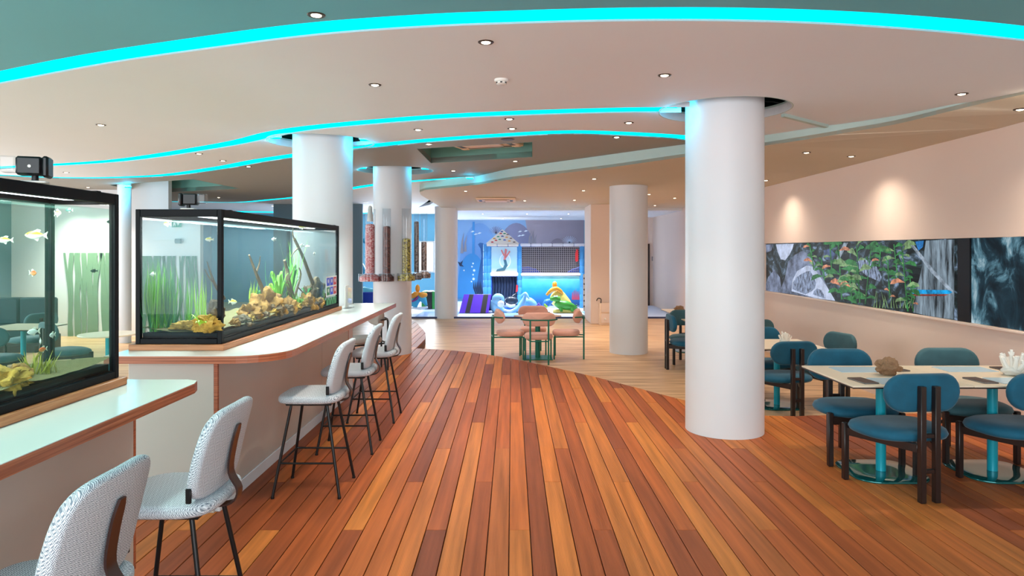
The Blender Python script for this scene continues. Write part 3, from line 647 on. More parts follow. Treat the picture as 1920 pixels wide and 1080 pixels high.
# ================================================================== AQUARIUMS
TZ0, TZ1 = 1.09, 1.985
def aquarium(x0, x1, y0, y1, label, wm, lamp, seed):
    bd = MB().cbox((x0-0.03, y0-0.03, WT+0.0005), (x1+0.025, y1+0.03, TZ0-0.0005), 0.003).build('tank_board', M['plyboard'], None)
    tag(bd, 'plywood board carrying the '+label.split(' with')[0], 'board')
    r = thing('aquarium', label, 'aquarium', (0, 0, 0), group='aquariums on the bar')
    t = 0.032
    for xx in (x0, x1-t):
        for yy in (y0, y1-t): MB().cbox((xx, yy, TZ0), (xx+t, yy+t, TZ1), 0.003).build('corner_post', M['frame'], r)
    for z0, z1, nm in ((TZ0, TZ0+0.035, 'bottom_rail'), (TZ1-0.05, TZ1, 'top_rail')):
        MB().cbox((x0+t, y0, z0), (x1-t, y0+t, z1), 0.003).build(nm, M['frame'], r); MB().cbox((x0+t, y1-t, z0), (x1-t, y1, z1), 0.003).build(nm, M['frame'], r)
        MB().cbox((x0, y0+t, z0), (x0+t, y1-t, z1), 0.003).build(nm, M['frame'], r); MB().cbox((x1-t, y0+t, z0), (x1, y1-t, z1), 0.003).build(nm, M['frame'], r)
    g = 0.008; zb, zt = TZ0+0.035, TZ1-0.05
    for a, b in (((x0+t, y0+0.01, zb), (x1-t, y0+0.01+g, zt)), ((x0+t, y1-0.01-g, zb), (x1-t, y1-0.01, zt)), ((x0+0.01, y0+t, zb), (x0+0.01+g, y1-t, zt)), ((x1-0.01-g, y0+t, zb), (x1-0.01, y1-t, zt))):
        MB().box(a, b).build('pane', M['glass'], r, False)
    MB().box((x0+t, y0+t, TZ0+0.036), (x1-t, y1-t, TZ0+0.07)).build('bottom_substrate', M['frame'], r, False)
    # wavy sand
    nx, ny = 8, 48; sb = MB(); vs = []
    for j in range(ny+1):
        for i in range(nx+1):
            x = x0+0.024+(x1-x0-0.048)*i/nx; y = y0+0.024+(y1-y0-0.048)*j/ny
            vs.append((x, y, TZ0+0.088+0.035*noise.noise(Vector((x*3+seed, y*2.2, seed)))+0.012*noise.noise(Vector((x*9, y*9, seed)))))
    fs = [(j*(nx+1)+i, j*(nx+1)+i+1, (j+1)*(nx+1)+i+1, (j+1)*(nx+1)+i) for j in range(ny) for i in range(nx)]
    sb.add(vs, fs); k = len(vs)
    sb.build('sand_bed', M['sand'], r)
    MB().box((x0+0.021, y0+0.021, TZ0+0.05), (x1-0.021, y1-0.021, TZ1-0.075)).build('water', wm, r, False)
    # lamp bar above the water
    lb = thing('aquarium_lamp', 'slim white lamp bar inside the top of the '+label.split(' with')[0], 'lamp', ((x0+x1)/2, (y0+y1)/2, TZ1), group='lamp bars of the aquariums')
    L_ = (y1-y0)-0.12
    MB().cbox((-0.05, -L_/2, -0.030), (0.05, L_/2, -0.012), 0.004).build('housing', M['plastic_white'], lb)
    MB().box((-0.04, -L_/2+0.02, -0.034), (0.04, L_/2-0.02, -0.031)).build('light_panel', M['tanklamp'], lb, False)
    for yy in (-L_/2+0.1, L_/2-0.1): MB().cbox((-(x1-x0)/2+0.0, yy-0.015, -0.012), ((x1-x0)/2-0.0, yy+0.015, 0.004), 0.002).build('bracket', M['frame'], lb)
    l = bpy.data.lights.new('tank', 'AREA'); l.shape = 'RECTANGLE'; l.size = 0.08; l.size_y = L_; l.energy = lamp; l.color = (0.92, 1.0, 0.97)
    lo = bpy.data.objects.new('tank', l); COL.objects.link(lo); lo.parent = lb; lo.location = (0, 0, -0.038)
    return r
M['sand'] = mat('aquarium_sand', (124, 116, 78), 0.95, var=0.35, scale=90, bump=0.6, bscale=200)
aquarium(-2.27, -1.925, 0.32, 3.345, 'left aquarium with green water and swimming fish', M['water_green'], 26, 1)
aquarium(-2.50, -1.925, 4.53, 7.60, 'planted aquarium with driftwood and grasses', M['water'], 75, 5)
# feeders on the rims
def feeder(loc, rz, label):
    r = thing('automatic_feeder', label, 'feeder', loc, rz, group='fish feeders on the tank rims')
    MB().cbox((-0.06, -0.035, 0.03), (0.03, 0.035, 0.105), 0.008).build('body', M['black'], r)
    MB().cbox((0.031, -0.04, 0.022), (0.055, 0.04, 0.108), 0.008).build('lid', M['black'], r)
    MB().cbox((-0.115, -0.03, 0.04), (-0.061, 0.03, 0.105), 0.006).build('hopper', M['acrylic'], r)
    MB().lathe([(0.014, 0.0), (0.012, 0.03)], 12).build('foot', M['black'], r)
    MB().cbox((-0.045, -0.03, 0.0), (0.045, 0.03, 0.008), 0.003).build('base_plate', M['plastic_white'], r)
    MB().lathe([(0.0005, 0), (0.006, 0), (0.006, 0.004), (0.0005, 0.004)], 12, caps=False).xf(Matrix.Translation((-0.01, -0.0355, 0.065)) @ Matrix.Rotation(PI/2, 4, 'X')).build('button', M['plastic_white'], r)
feeder((-1.942, 2.78, TZ1), 0.35, 'black automatic feeder on the rim of the left aquarium')
feeder((-2.16, 4.56, TZ1), PI+0.1, 'black automatic feeder on the rim of the planted aquarium')
# ---- aquarium contents
def two_tone(name, a, b, z=0.0):
    m, nt, bs = new_mat(name); tc = nt.nodes.new('ShaderNodeTexCoord'); sp = nt.nodes.new('ShaderNodeSeparateXYZ'); nt.links.new(tc.outputs['Object'], sp.inputs[0])
    mr = nt.nodes.new('ShaderNodeMapRange'); mr.inputs[1].default_value = z-0.004; mr.inputs[2].default_value = z+0.006; nt.links.new(sp.outputs[2], mr.inputs[0])
    mx = nt.nodes.new('ShaderNodeMix'); mx.data_type = 'RGBA'; mx.inputs['A'].default_value = s2l(a)+(1,); mx.inputs['B'].default_value = s2l(b)+(1,)
    nt.links.new(mr.outputs[0], mx.inputs['Factor']); nt.links.new(mx.outputs['Result'], bs.inputs['Base Color']); bs.inputs['Roughness'].default_value = 0.35
    return m
M['fish_yellow'] = two_tone('fish_yellow_white', (235, 235, 225), (225, 205, 40)); M['fish_white'] = two_tone('fish_silver', (225, 235, 235), (200, 215, 205)); M['fish_orange'] = two_tone('fish_orange', (225, 150, 90), (215, 95, 40)); M['fish_dark'] = two_tone('fish_dark', (70, 110, 100), (35, 60, 58))
M['fin'] = mat('fish_fin', (220, 222, 205), 0.5, var=0.05); M['eye'] = mat('fish_eye', (10, 10, 12), 0.2, var=0.1)
def fish(px, py, X, size, rz, m, label):
    Y = -X*F/(960-px); p = at(px, py, Y)
    r = thing('fish', label, 'fish', p, rz, group='fish in the aquariums')
    prof = [(-0.5, 0.015), (-0.44, 0.09), (-0.34, 0.16), (-0.18, 0.225), (0.0, 0.235), (0.18, 0.18), (0.32, 0.10), (0.42, 0.055)]
    mb = MB(); vs = []; n = 12
    for x, q in prof:
        for j in range(n): a = 2*PI*j/n; vs.append((x*size, q*0.42*size*math.cos(a), q*size*math.sin(a)))
    fs = [(i*n+j, (i+1)*n+j, (i+1)*n+(j+1) % n, i*n+(j+1) % n) for i in range(len(prof)-1) for j in range(n)]+[tuple(range(n)), tuple(reversed(range(7*n, 8*n)))]
    mb.add(vs, fs).build('body', m, r, True, 60)
    def fin(name, pts):
        k = len(pts); w_ = size*0.012
        MB().add([(x*size, -w_, z*size) for x, z in pts]+[(x*size, w_, z*size) for x, z in pts], [tuple(range(k)), tuple(range(2*k-1, k-1, -1))]+[(i, i+k, (i+1) % k+k, (i+1) % k) for i in range(k)]).build(name, M['fin'], r, False)
    fin('tail_fin', [(0.38, 0.05), (0.62, 0.24), (0.55, 0.0), (0.62, -0.24), (0.38, -0.05)])
    fin('dorsal_fin', [(-0.15, 0.2), (0.1, 0.36), (0.28, 0.30), (0.2, 0.15)])
    fin('belly_fin', [(-0.1, -0.2), (0.12, -0.36), (0.2, -0.15)])
    for sg in (-1, 1): rock(MB(), (-0.36*size, sg*0.055*size, 0.05*size), 0.028*size, amp=0, sub=1).build('eye', M['eye'], r)
FT = [(66, 441, -2.08, 0.075, 0.5, 'fish_yellow', 'yellow backed white fish swimming in the left aquarium'), (109, 400, -2.05, 0.055, 2.6, 'fish_yellow', 'white fish with orange spot near the top corner of the left aquarium'),
      (129, 394, -2.12, 0.03, 0.3, 'fish_dark', 'small dark fish just under the top rail of the left aquarium'), (207, 416, -2.0, 0.035, 0.2, 'fish_dark', 'small dark green fish beside the corner post of the left aquarium'),
      (62, 512, -2.12, 0.05, 2.7, 'fish_orange', 'pale orange fish in the middle of the left aquarium'), (8, 450, -2.0, 0.05, 0.4, 'fish_yellow', 'yellow fish at the picture edge in the left aquarium'),
      (62, 622, -2.1, 0.055, 1.3, 'fish_white', 'white fish above two others low in the left aquarium'), (76, 640, -2.1, 0.045, 2.2, 'fish_white', 'white fish right above the orange one in the left aquarium'),
      (80, 655, -2.08, 0.045, 1.5, 'fish_orange', 'bright orange fish low in the left aquarium'), (98, 628, -2.05, 0.045, 1.7, 'fish_white', 'slim white fish beside the post low in the left aquarium'), (176, 508, -2.05, 0.03, 0.6, 'fish_dark', 'small grey fish before the pale tree pattern in the left aquarium')]
for px, py, X, sz, rz, m, lab in FT: fish(px, py, X, sz, rz, M[m], lab)
FT = [(313, 420, -2.42, 0.06, 1.2, 'fish_yellow', 'yellow fish diving below the exit sign in the planted aquarium'), (392, 449, -2.03, 0.05, 0.4, 'fish_yellow', 'yellow fish left of the front post of the planted aquarium'),
      (286, 514, -2.4, 0.05, 1.4, 'fish_white', 'white fish among the grasses at the left of the planted aquarium'), (513, 449, -2.15, 0.06, 1.3, 'fish_white', 'white fish in the open middle of the planted aquarium'),
      (565, 461, -2.1, 0.06, 1.0, 'fish_white', 'white fish right of the tall driftwood tip in the planted aquarium'), (589, 476, -2.05, 0.06, 1.5, 'fish_white', 'slim white fish right of the long driftwood in the planted aquarium'),
      (576, 462, -2.2, 0.05, 0.9, 'fish_white', 'faint white fish close behind another one near the driftwood tip'), (437, 566, -2.0, 0.07, 2.8, 'fish_yellow', 'yellow green fish right of the front post low in the planted aquarium'), (566, 426, -2.1, 0.07, 0.3, 'fish_yellow', 'yellow fish at the water surface of the planted aquarium')]
for px, py, X, sz, rz, m, lab in FT: fish(px, py, X, sz, rz, M[m], lab)
def leafmat(name, a, b): 
    m = mat(name, a, 0.5, var=0.35, scale=25); m.node_tree.nodes['Principled BSDF'].inputs['Subsurface Weight'].default_value = 0.0; return m
M['grass'] = leafmat('water_grass_green', (104, 176, 52), 0); M['grass_dark'] = leafmat('water_grass_dark_green', (52, 132, 74), 0); M['grass_lime'] = leafmat('water_leaf_lime', (160, 206, 60), 0); M['grass_olive'] = leafmat('water_plant_olive', (150, 150, 50), 0)
M['rock_or'] = mat('orange_brown_rock', (158, 116, 58), 0.9, var=0.75, scale=34, bump=0.9, bscale=50); M['rock_gr'] = mat('grey_brown_rock', (104, 88, 66), 0.9, var=0.75, scale=34, bump=0.9, bscale=50); M['rock_ye'] = mat('yellow_rock', (176, 138, 56), 0.9, var=0.75, scale=34, bump=0.9, bscale=50)
M['drift'] = mat('driftwood_grey_brown', (104, 88, 66), 0.9, var=0.35, scale=30, bump=0.8, bscale=70)
def blade(mb, base, tip, wd, bend, rg, n=5):
    b, t = Vector(base), Vector(tip); side = Vector((rg.uniform(-1, 1), rg.uniform(-1, 1), 0)).normalized(); bd = Vector((rg.uniform(-1, 1), rg.uniform(-1, 1), 0))*bend
    vs = []
    for i in range(n+1):
        u = i/n; c = b.lerp(t, u)+bd*math.sin(u*PI*0.8); w_ = wd*(0.5+0.8*u if u < 0.5 else 1.8*(1-u)+0.02)
        vs += [c-side*w_, c+side*w_]
    mb.add(vs, [(2*i, 2*i+1, 2*i+3, 2*i+2) for i in range(n)])
def grass(px, X, top_py, n, sp, wd, m, label, lean=0.12, Y=None, name='water_grass'):
    rg = random.Random(px*31+top_py); Y = Y or -X*F/(960-px); z0 = TZ0+0.075
    base = Vector(((px-960)/F*Y, Y, z0)); ht = at(px, top_py, Y).z-z0; mb = MB()
    for i in range(n):
        b = Vector((rg.uniform(-sp, sp), rg.uniform(-sp, sp), 0)); h = ht*rg.uniform(0.6, 1.0)
        blade(mb, b, b+Vector((rg.uniform(-lean, lean)*h, rg.uniform(-lean, lean)*h, h)), wd, 0.04*h*3, rg)
    o = mb.build(name, m, None, True, 80, loc=base); tag(o, label, 'water plant', 'water plants of the aquariums', 'thing'); return o
G_ = M['grass']; D_ = M['grass_dark']
for px, tp, n, m, lab in [(284, 500, 16, D_, 'dark grass clump at the left front corner of the planted aquarium'), (293, 490, 22, G_, 'second grass clump from the left in the planted aquarium'), (303, 486, 24, G_, 'tall grass clump below the exit sign in the planted aquarium'),
                          (320, 492, 24, D_, 'dark tall grass clump left of the pale gap in the planted aquarium'), (352, 510, 14, G_, 'grass clump right of the pale gap in the planted aquarium'), (382, 505, 12, M['grass_lime'], 'loose lime grass clump left of the front post of the planted aquarium')]:
    grass(px, 0, tp, n, 0.028, 0.0065, m, lab, 0.07, Y={284: 4.59, 293: 4.63, 303: 4.67, 320: 4.70, 352: 4.78, 382: 4.82}[px])
grass(475, -2.2, 520, 16, 0.03, 0.006, M['grass_lime'], 'lime grass tuft left of the big orange rock in the planted aquarium')
grass(545, -2.15, 428, 12, 0.05, 0.006, G_, 'tallest thin grass reaching the surface of the planted aquarium', 0.2)
grass(536, -2.3, 450, 8, 0.05, 0.003, G_, 'thin grass behind the driftwood in the planted aquarium', 0.15)
grass(560, -2.0, 545, 14, 0.03, 0.006, G_, 'short grass tuft in front of the right rocks in the planted aquarium', 0.35)
grass(508, -2.25, 480, 8, 0.03, 0.003, D_, 'thin dark grass left of the fern in the planted aquarium', 0.1)
grass(606, -1.99, 540, 10, 0.02, 0.004, G_, 'grass tuft beside the icon sheet of the planted aquarium', 0.15)
grass(66, -2.1, 655, 22, 0.04, 0.005, M['grass_olive'], 'olive tuft on the sand of the left aquarium', 0.5)
grass(92, -2.05, 668, 14, 0.03, 0.004, M['grass_olive'], 'second olive tuft nearer the post of the left aquarium', 0.4)
grass(292, -2.4, 600, 12, 0.02, 0.004, M['grass_olive'], 'low olive tuft at the left front of the planted aquarium', 0.3, Y=4.62)
def fern(px, X, py, n, L_, m, label, z0=TZ0+0.09):
    Y = -X*F/(960-px); base = Vector(((px-960)/F*Y, Y, z0)); ht = at(px, py, Y).z-z0; rg = random.Random(px)
    r = thing('water_fern', label, 'water plant', base, 0, 'water plants of the aquariums')
    for i in range(n):
        a = 2*PI*i/n+rg.uniform(-0.3, 0.3); h = ht*rg.uniform(0.45, 1.0); out = L_*rg.uniform(0.5, 1.0); vs = []; k = 5; rolls = Vector((-math.sin(a), math.cos(a), 0))
        for j in range(k+1):
            u = j/k; c = Vector((math.cos(a)*out*u, math.sin(a)*out*u, h*math.sin(u*PI*0.62)/math.sin(PI*0.62) if u < 1 else h*0.9)); w_ = 0.012*(0.25+1.5*u if u < 0.6 else 2.9*(1-u)+0.05)
            vs += [c-rolls*w_, c+Vector((0, 0, -0.003)), c+rolls*w_]
        MB().add(vs, [(3*j, 3*j+1, 3*j+4, 3*j+3) for j in range(k)]+[(3*j+1, 3*j+2, 3*j+5, 3*j+4) for j in range(k)]).build('leaf', m, r, True, 80)
fern(522, -2.12, 512, 22, 0.12, M['grass'], 'bright green broad leaved fern in the middle of the planted aquarium')
fern(563, -2.03, 560, 14, 0.07, M['grass'], 'small green fern before the right driftwood of the planted aquarium')
fern(547, -2.2, 500, 16, 0.1, M['grass_dark'], 'dark fern under the long driftwood of the planted aquarium')
fern(380, -2.02, 590, 10, 0.09, M['grass_lime'], 'lime leafed plant left of the front post of the planted aquarium')
def rockat(px, py, X, r, m, label, sc=(1, 1, 0.8), seed=1):
    Y = -X*F/(960-px); p = at(px, py, Y); o = rock(MB(), (0, 0, 0), r, sc, 0.7, seed, 4).build('rock', m, None, True, 50, loc=p); tag(o, label, 'rock', 'rocks in the aquariums')
for a in [(500, 572, -2.08, 0.13, 'rock_or', 'big ribbed orange rock in the planted aquarium', (0.8, 1, 1.0), 2), (470, 590, -2.05, 0.09, 'rock_or', 'orange rock left of the big ribbed one', (0.8, 1.2, 0.8), 3), (452, 606, -2.02, 0.07, 'rock_gr', 'grey brown rock right of the front post', (1, 1, 0.7), 4),
          (515, 582, -2.0, 0.07, 'rock_gr', 'grey rock leaning on the big ribbed one', (1, 1, 0.8), 5), (540, 582, -2.02, 0.085, 'rock_or', 'pointed orange rock below the green fern', (0.8, 0.9, 1.1), 6), (575, 572, -2.02, 0.10, 'rock_or', 'orange rock right of the small fern', (0.8, 1, 1.0), 7),
          (590, 560, -2.08, 0.13, 'rock_gr', 'tall brown rock at the right end of the planted aquarium', (0.8, 1, 1.2), 8), (596, 572, -1.99, 0.06, 'rock_or', 'small orange rock nearest the icon sheet', (0.9, 1, 1), 12), (385, 606, -2.02, 0.085, 'rock_ye', 'yellow rock left of the front post', (1.0, 0.7, 0.6), 9),
          (350, 610, -2.2, 0.07, 'rock_ye', 'flat yellow rock in the front of the planted aquarium', (1.3, 0.7, 0.5), 10), (403, 592, -2.0, 0.07, 'rock_gr', 'grey rock touching the front post', (0.7, 0.7, 1.1), 11), (12, 712, -2.02, 0.06, 'rock_ye', 'bright yellow rock on the sand of the left aquarium', (1.0, 1.3, 0.8), 14), (34, 700, -2.1, 0.045, 'rock_or', 'orange rock behind the yellow one in the left aquarium', (1, 1, 0.7), 15)]:
    rockat(a[0], a[1], a[2], a[3], M[a[4]], a[5], a[6], a[7])
def drift(pts, X, rs, label, twigs=()):
    P = [at(px, py, -x*F/(960-px)) for px, py, x in pts]; mb = MB().tube(catmull(P, 4), [rs[0]+(rs[1]-rs[0])*i/(4*(len(P)-1)) for i in range(4*(len(P)-1)+1)], 8)
    o = mb.build('driftwood', M['drift'], None); tag(o, label, 'driftwood', 'driftwood in the planted aquarium')
    for tw in twigs:
        Q = [at(px, py, -x*F/(960-px)) for px, py, x in tw]; MB().tube(catmull(Q, 3), [rs[0]*0.45+(0.003-rs[0]*0.45)*i/(3*(len(Q)-1)) for i in range(3*(len(Q)-1)+1)], 6).build('twig', M['drift'], o)
drift([(498, 565, -2.1), (491, 540, -2.12), (480, 512, -2.13), (467, 478, -2.15)], 0, (0.024, 0.008), 'left leaning driftwood branch above the big orange rock', [[(480, 512, -2.13), (486, 495, -2.12), (488, 480, -2.1)]])
drift([(592, 545, -2.08), (582, 520, -2.08), (568, 482, -2.08), (552, 448, -2.08)], 0, (0.022, 0.014), 'longest driftwood branch leaning left near the sign', [[(560, 464, -2.08), (552, 472, -2.08), (545, 482, -2.06)], [(555, 455, -2.08), (549, 440, -2.08), (550, 425, -2.08)]])
drift([(548, 560, -2.1), (541, 530, -2.1), (538, 505, -2.12), (533, 488, -2.12)], 0, (0.03, 0.012), 'short dark driftwood stump behind the green fern', [[(541, 525, -2.1), (549, 505, -2.1)]])
drift([(550, 565, -2.1), (558, 538, -2.08), (564, 515, -2.07), (561, 502, -2.07)], 0, (0.014, 0.005), 'thin dark forked driftwood in the middle right', [[(558, 538, -2.08), (572, 552, -2.05), (582, 560, -2.03)]])
drift([(420, 560, -2.0), (404, 535, -2.02), (395, 512, -2.04), (388, 490, -2.06)], 0, (0.014, 0.003), 'thin driftwood twig leaning left of the front post', [[(404, 535, -2.02), (392, 520, -2.04), (384, 505, -2.05)]])
rs_ = random.Random(4); ordn = ['first', 'second', 'third', 'fourth', 'fifth', 'sixth', 'seventh', 'eighth', 'ninth', 'tenth', 'eleventh', 'twelfth']
for k in range(12):
    px = 440+k*14.5; X = -1.985; Y = -X*F/(960-px); py = HY+(H-(TZ0+0.105))*F/Y
    rockat(px, py, X, rs_.uniform(0.026, 0.045), M[('rock_or', 'rock_gr', 'rock_ye')[k % 3]], '%s pebble from the front post in the row along the long glass' % ordn[k], (1, 1.2, 0.8), 20+k)
for k, (px, X, py) in enumerate(((455, -2.15, 585), (488, -2.25, 540), (512, -2.3, 530), (532, -2.05, 560), (575, -2.12, 540), (598, -2.1, 535))):
    fern(px, X, py, 12, 0.07, M[('grass', 'grass_dark', 'grass_lime')[k % 3]], '%s of the low leafy plants among the rocks from the front post' % ordn[k])
for k, (px, Y) in enumerate(((288, 4.60), (297, 4.645), (311, 4.68), (328, 4.72))):
    grass(px, 0, 480+6*k, 16, 0.026, 0.006, (G_, D_)[k % 2], '%s of the slender grass bunches at the end glass from the left' % ordn[k], 0.07, Y=Y)
# icon sheet on the glass
sh = thing('icon_sheet', 'white sheet of coloured icons stuck to the planted aquarium glass', 'sign', (-1.921, 7.05, 1.13))
MB().box((0, 0, 0.10), (0.002, 0.42, 0.31)).build('sheet', M['plastic_white'], sh, False)
ic = {'b': mat('icon_blue', (40, 70, 200), 0.5, var=0.03), 'r': mat('icon_red', (200, 45, 60), 0.5, var=0.03), 'g': mat('icon_green', (40, 120, 70), 0.5, var=0.03)}
for row in range(2):
    for c in range(3):
        y = 0.02+c*0.135; z = 0.115+row*0.098; k = 'r' if c == 2 else ('g' if (row == 0 and c == 0) else 'b')
        t_ = MB().box((0.002, y, z), (0.003, y+0.115, z+0.082)).build('icon_tile', ic[k], sh, False)
        MB().lathe([(0.0005, 0), (0.022, 0), (0.022, 0.001), (0.0005, 0.001)], 12, caps=False).xf(Matrix.Translation((0.003, y+0.0575, z+0.048)) @ Matrix.Rotation(PI/2, 4, 'Y')).build('icon_mark', M['plastic_white'], t_)
for c in range(4): MB().box((0.0, 0.01+c*0.105, 0.012), (0.002, 0.09+c*0.105, 0.085)).build('icon_tile', ic['g'], sh, False)
lh = thing('leaflet_holder', 'clear acrylic leaflet holder on the worktop before the cyan lit column', 'holder', (-1.88, 7.84, WT))
MB().cbox((-0.05, -0.10, 0.0), (0.05, 0.10, 0.008), 0.002).build('base', M['acrylic'], lh); MB().cbox((0.01, -0.10, 0.008), (0.016, 0.10, 0.24), 0.002).build('front', M['acrylic'], lh); MB().cbox((-0.02, -0.09, 0.01), (-0.012, 0.09, 0.26), 0.002).build('leaflet', M['plastic_white'], lh)
# ================================================================== BAR STOOLS
def make_stool():
    r = thing('bar_stool', 'x', 'bar stool', (0, 0, 0), group='woven bar stools along the bar')
    MB().pad(superell(0.225, 0.225, 4.0, 48), soft(0.055, 0.024, 4), lambda u, v, w_: Vector((u, v, 0.648+w_-0.035*max(0, (-u-0.12))**1.3*2+0.03*max(0, u-0.1)))).build('seat', M['weave_seat'], r, True, 60)
    def bk(u, v, w_):
        # u across, v up, w thickness
        return Vector((0.18+0.24*v+0.2*(v+0.02)**2-0.5*u*u+w_*1.0, u, 0.885+v))
    out = [(x*(1.0-0.05*max(0, y/0.19)), y) for x, y in superell(0.225, 0.185, 4.2, 52)]
    MB().pad(out, soft(0.048, 0.02, 4), bk).build('backrest', M['weave_back'], r, True, 60)
    # bent flat strap carrying the backrest
    path = catmull([(0.02, 0.634), (0.16, 0.632), (0.238, 0.648), (0.262, 0.70), (0.226, 0.775), (0.238, 0.88), (0.262, 0.975)], 4); mb = MB(); k = len(path); vs = []
    for i, p in enumerate(path):
        t = (path[min(i+1, k-1)]-path[max(i-1, 0)]).normalized(); n_ = Vector((t.y, -t.x))*0.004; w_ = 0.026*(1.0 if i < k-3 else (0.97, 0.85, 0.55)[i-k+3])
        for sy, sn in ((-1, -1), (1, -1), (1, 1), (-1, 1)): vs.append((p.x+n_.x*sn, sy*w_, p.y+n_.y*sn))
    mb.add(vs, [(i*4+j, i*4+(j+1) % 4, (i+1)*4+(j+1) % 4, (i+1)*4+j) for i in range(k-1) for j in range(4)]+[(3, 2, 1, 0), tuple(range((k-1)*4, k*4))]).build('back_strap', M['strap'], r, True, 30)
    for sy in (-1, 1): MB().cbox((0.138, sy*0.218-0.006, 0.715), (0.160, sy*0.218+0.006, 0.775), 0.003).build('hinge_clip', M['black'], r)
    legs = []
    for sx in (-1, 1):
        for sy in (-1, 1):
            top = Vector((sx*0.125, sy*0.14, 0.632)); bot = Vector((sx*0.23, sy*0.215, 0.0)); legs.append((sx, sy, top, bot))
            mid = top.lerp(bot, 0.06)
            MB().tube([top+Vector((-sx*0.03, -sy*0.03, 0.006)), top, mid, bot+Vector((0, 0, 0.012))], 0.0105, 10).build('leg', M['black'], r)
            MB().lathe([(0.013, 0), (0.013, 0.014)], 10, (bot.x, bot.y, 0)).build('foot_cap', M['black'], r)
    def lp(sx, sy, z): t = (0.632-z)/0.632; return Vector((sx*0.125, sy*0.14, 0.632)).lerp(Vector((sx*0.23, sy*0.215, 0)), t)
    for a, b in (((-1, -1), (1, -1)), ((-1, 1), (1, 1)), ((-1, -1), (-1, 1))): MB().tube([lp(a[0], a[1], 0.235), lp(b[0], b[1], 0.235)], 0.007, 8).build('footrest', M['black'], r)
    MB().cbox((-0.16, -0.16, 0.628), (0.16, 0.16, 0.646), 0.004).build('seat_plate', M['black'], r)
    return r
M['strap'] = mat('stool_dark_veneer_strap', (52, 30, 26), 0.3, var=0.2, scale=10)
used = []; proto = make_stool()
for x, y, rz, lab in [(-1.42, 2.03, 0.0, 'nearest woven bar stool cut off by the bottom left corner'), (-1.42, 2.90, 0.0, 'second nearest woven bar stool, at the end of the left worktop'), (-1.42, 4.92, 0.0, 'woven bar stool nearest the rounded worktop corner'), (-1.41, 5.93, 0.03, 'middle woven bar stool at the planted aquarium bar'), (-1.40, 6.97, 0.0, 'farthest woven bar stool before the food tube column')]:
    place(proto, used, (x, y, 0), rz, lab)
# ================================================================== DINING FURNITURE
def make_chair(m):
    r = thing('dining_chair', 'x', 'chair', (0, 0, 0))
    out = superell(0.315, 0.27, 2.5, 44)
    MB().pad(out, [(0.05, 0), (0.012, 0.012), (0, 0.034), (0.012, 0.06), (0.05, 0.08), (0.11, 0.09)], lambda u, v, w_: Vector((u*(1.0+0.12*v), v, 0.385+w_))).build('seat', m, r, True, 70)
    MB().pad(pill(0.55, 0.265, 12), soft(0.062, 0.026, 4), lambda u, v, w_: Vector((u, -0.285-0.06*v+w_-0.0+0.35*u*u-0.02, 0.735+v))).build('backrest', m, r, True, 60)
    for sx in (-1, 1):
        MB().cbox((sx*0.052-0.0205, -0.345, 0), (sx*0.052+0.0205, -0.302, 0.79), 0.004, None).build('back_post', M['darkwood'], r)
        MB().cbox((sx*0.285-0.02, 0.165, 0), (sx*0.285+0.02, 0.21, 0.425), 0.006).build('front_leg', M['darkwood'], r)
        a = Vector((sx*0.06, -0.30, 0)); b = Vector((sx*0.272, 0.18, 0)); d = b-a; L_ = d.length; ang = math.atan2(d.y, d.x)
        MB().cbox((0, -0.016, 0.335), (L_, 0.016, 0.392), 0.003, Matrix.Translation(a) @ Matrix.Rotation(ang, 4, 'Z')).build('side_rail', M['darkwood'], r)
    for z in (0.20, 0.44): MB().cbox((-0.031, -0.338, z), (0.031, -0.312, z+0.028), 0.003).build('spacer', M['darkwood'], r)
    MB().cbox((-0.265, 0.172, 0.335), (0.265, 0.2, 0.392), 0.003).build('front_rail', M['darkwood'], r)
    return r
cu = []; chair = make_chair(M['velvet']); gu = []; gchair = make_chair(M['velvet_grey'])
GC = 'velvet dining chairs on the right'
def ch(x, y, z, rz, lab, grey=False):
    # x, y: middle of the two back posts
    o = Vector((0, 0.325, 0)); o.rotate(Matrix.Rotation(rz, 3, 'Z'))
    place(gchair if grey else chair, gu if grey else cu, (x+o.x, y+o.y, z), rz, lab, GC)
ch(2.83, 4.63, 0, 0.10, 'petrol velvet chair with its back to the viewer, before the brown coral table')
ch(3.70, 4.66, 0, 0.08, 'petrol velvet chair cut off by the right picture edge')
ch(2.81, 5.93, 0, PI, 'petrol velvet chair facing the viewer behind the brown coral')
ch(3.76, 5.98, 0, PI, 'grey teal velvet chair facing the viewer beside the white coral', True)
ch(3.17, 7.58, ZL, 0.1, 'petrol velvet chair at the deck edge right of the nearest column')
ch(4.12, 8.45, ZL, PI/2+0.25, 'grey teal velvet chair turned sideways against the blush wall', True)
ch(3.29, 9.15, ZL, PI, 'petrol velvet chair half hidden behind the nearest column, behind the small white coral')
ch(3.62, 10.0, ZL, 0.15, 'grey velvet chair farthest back just right of the nearest column', True)
ch(2.46, 10.85, ZL, -PI/2, 'petrol velvet chair seen from the side left of the nearest column')
ch(2.95, 11.75, ZL, PI, 'dark velvet chair peeking out left of the nearest column', True)
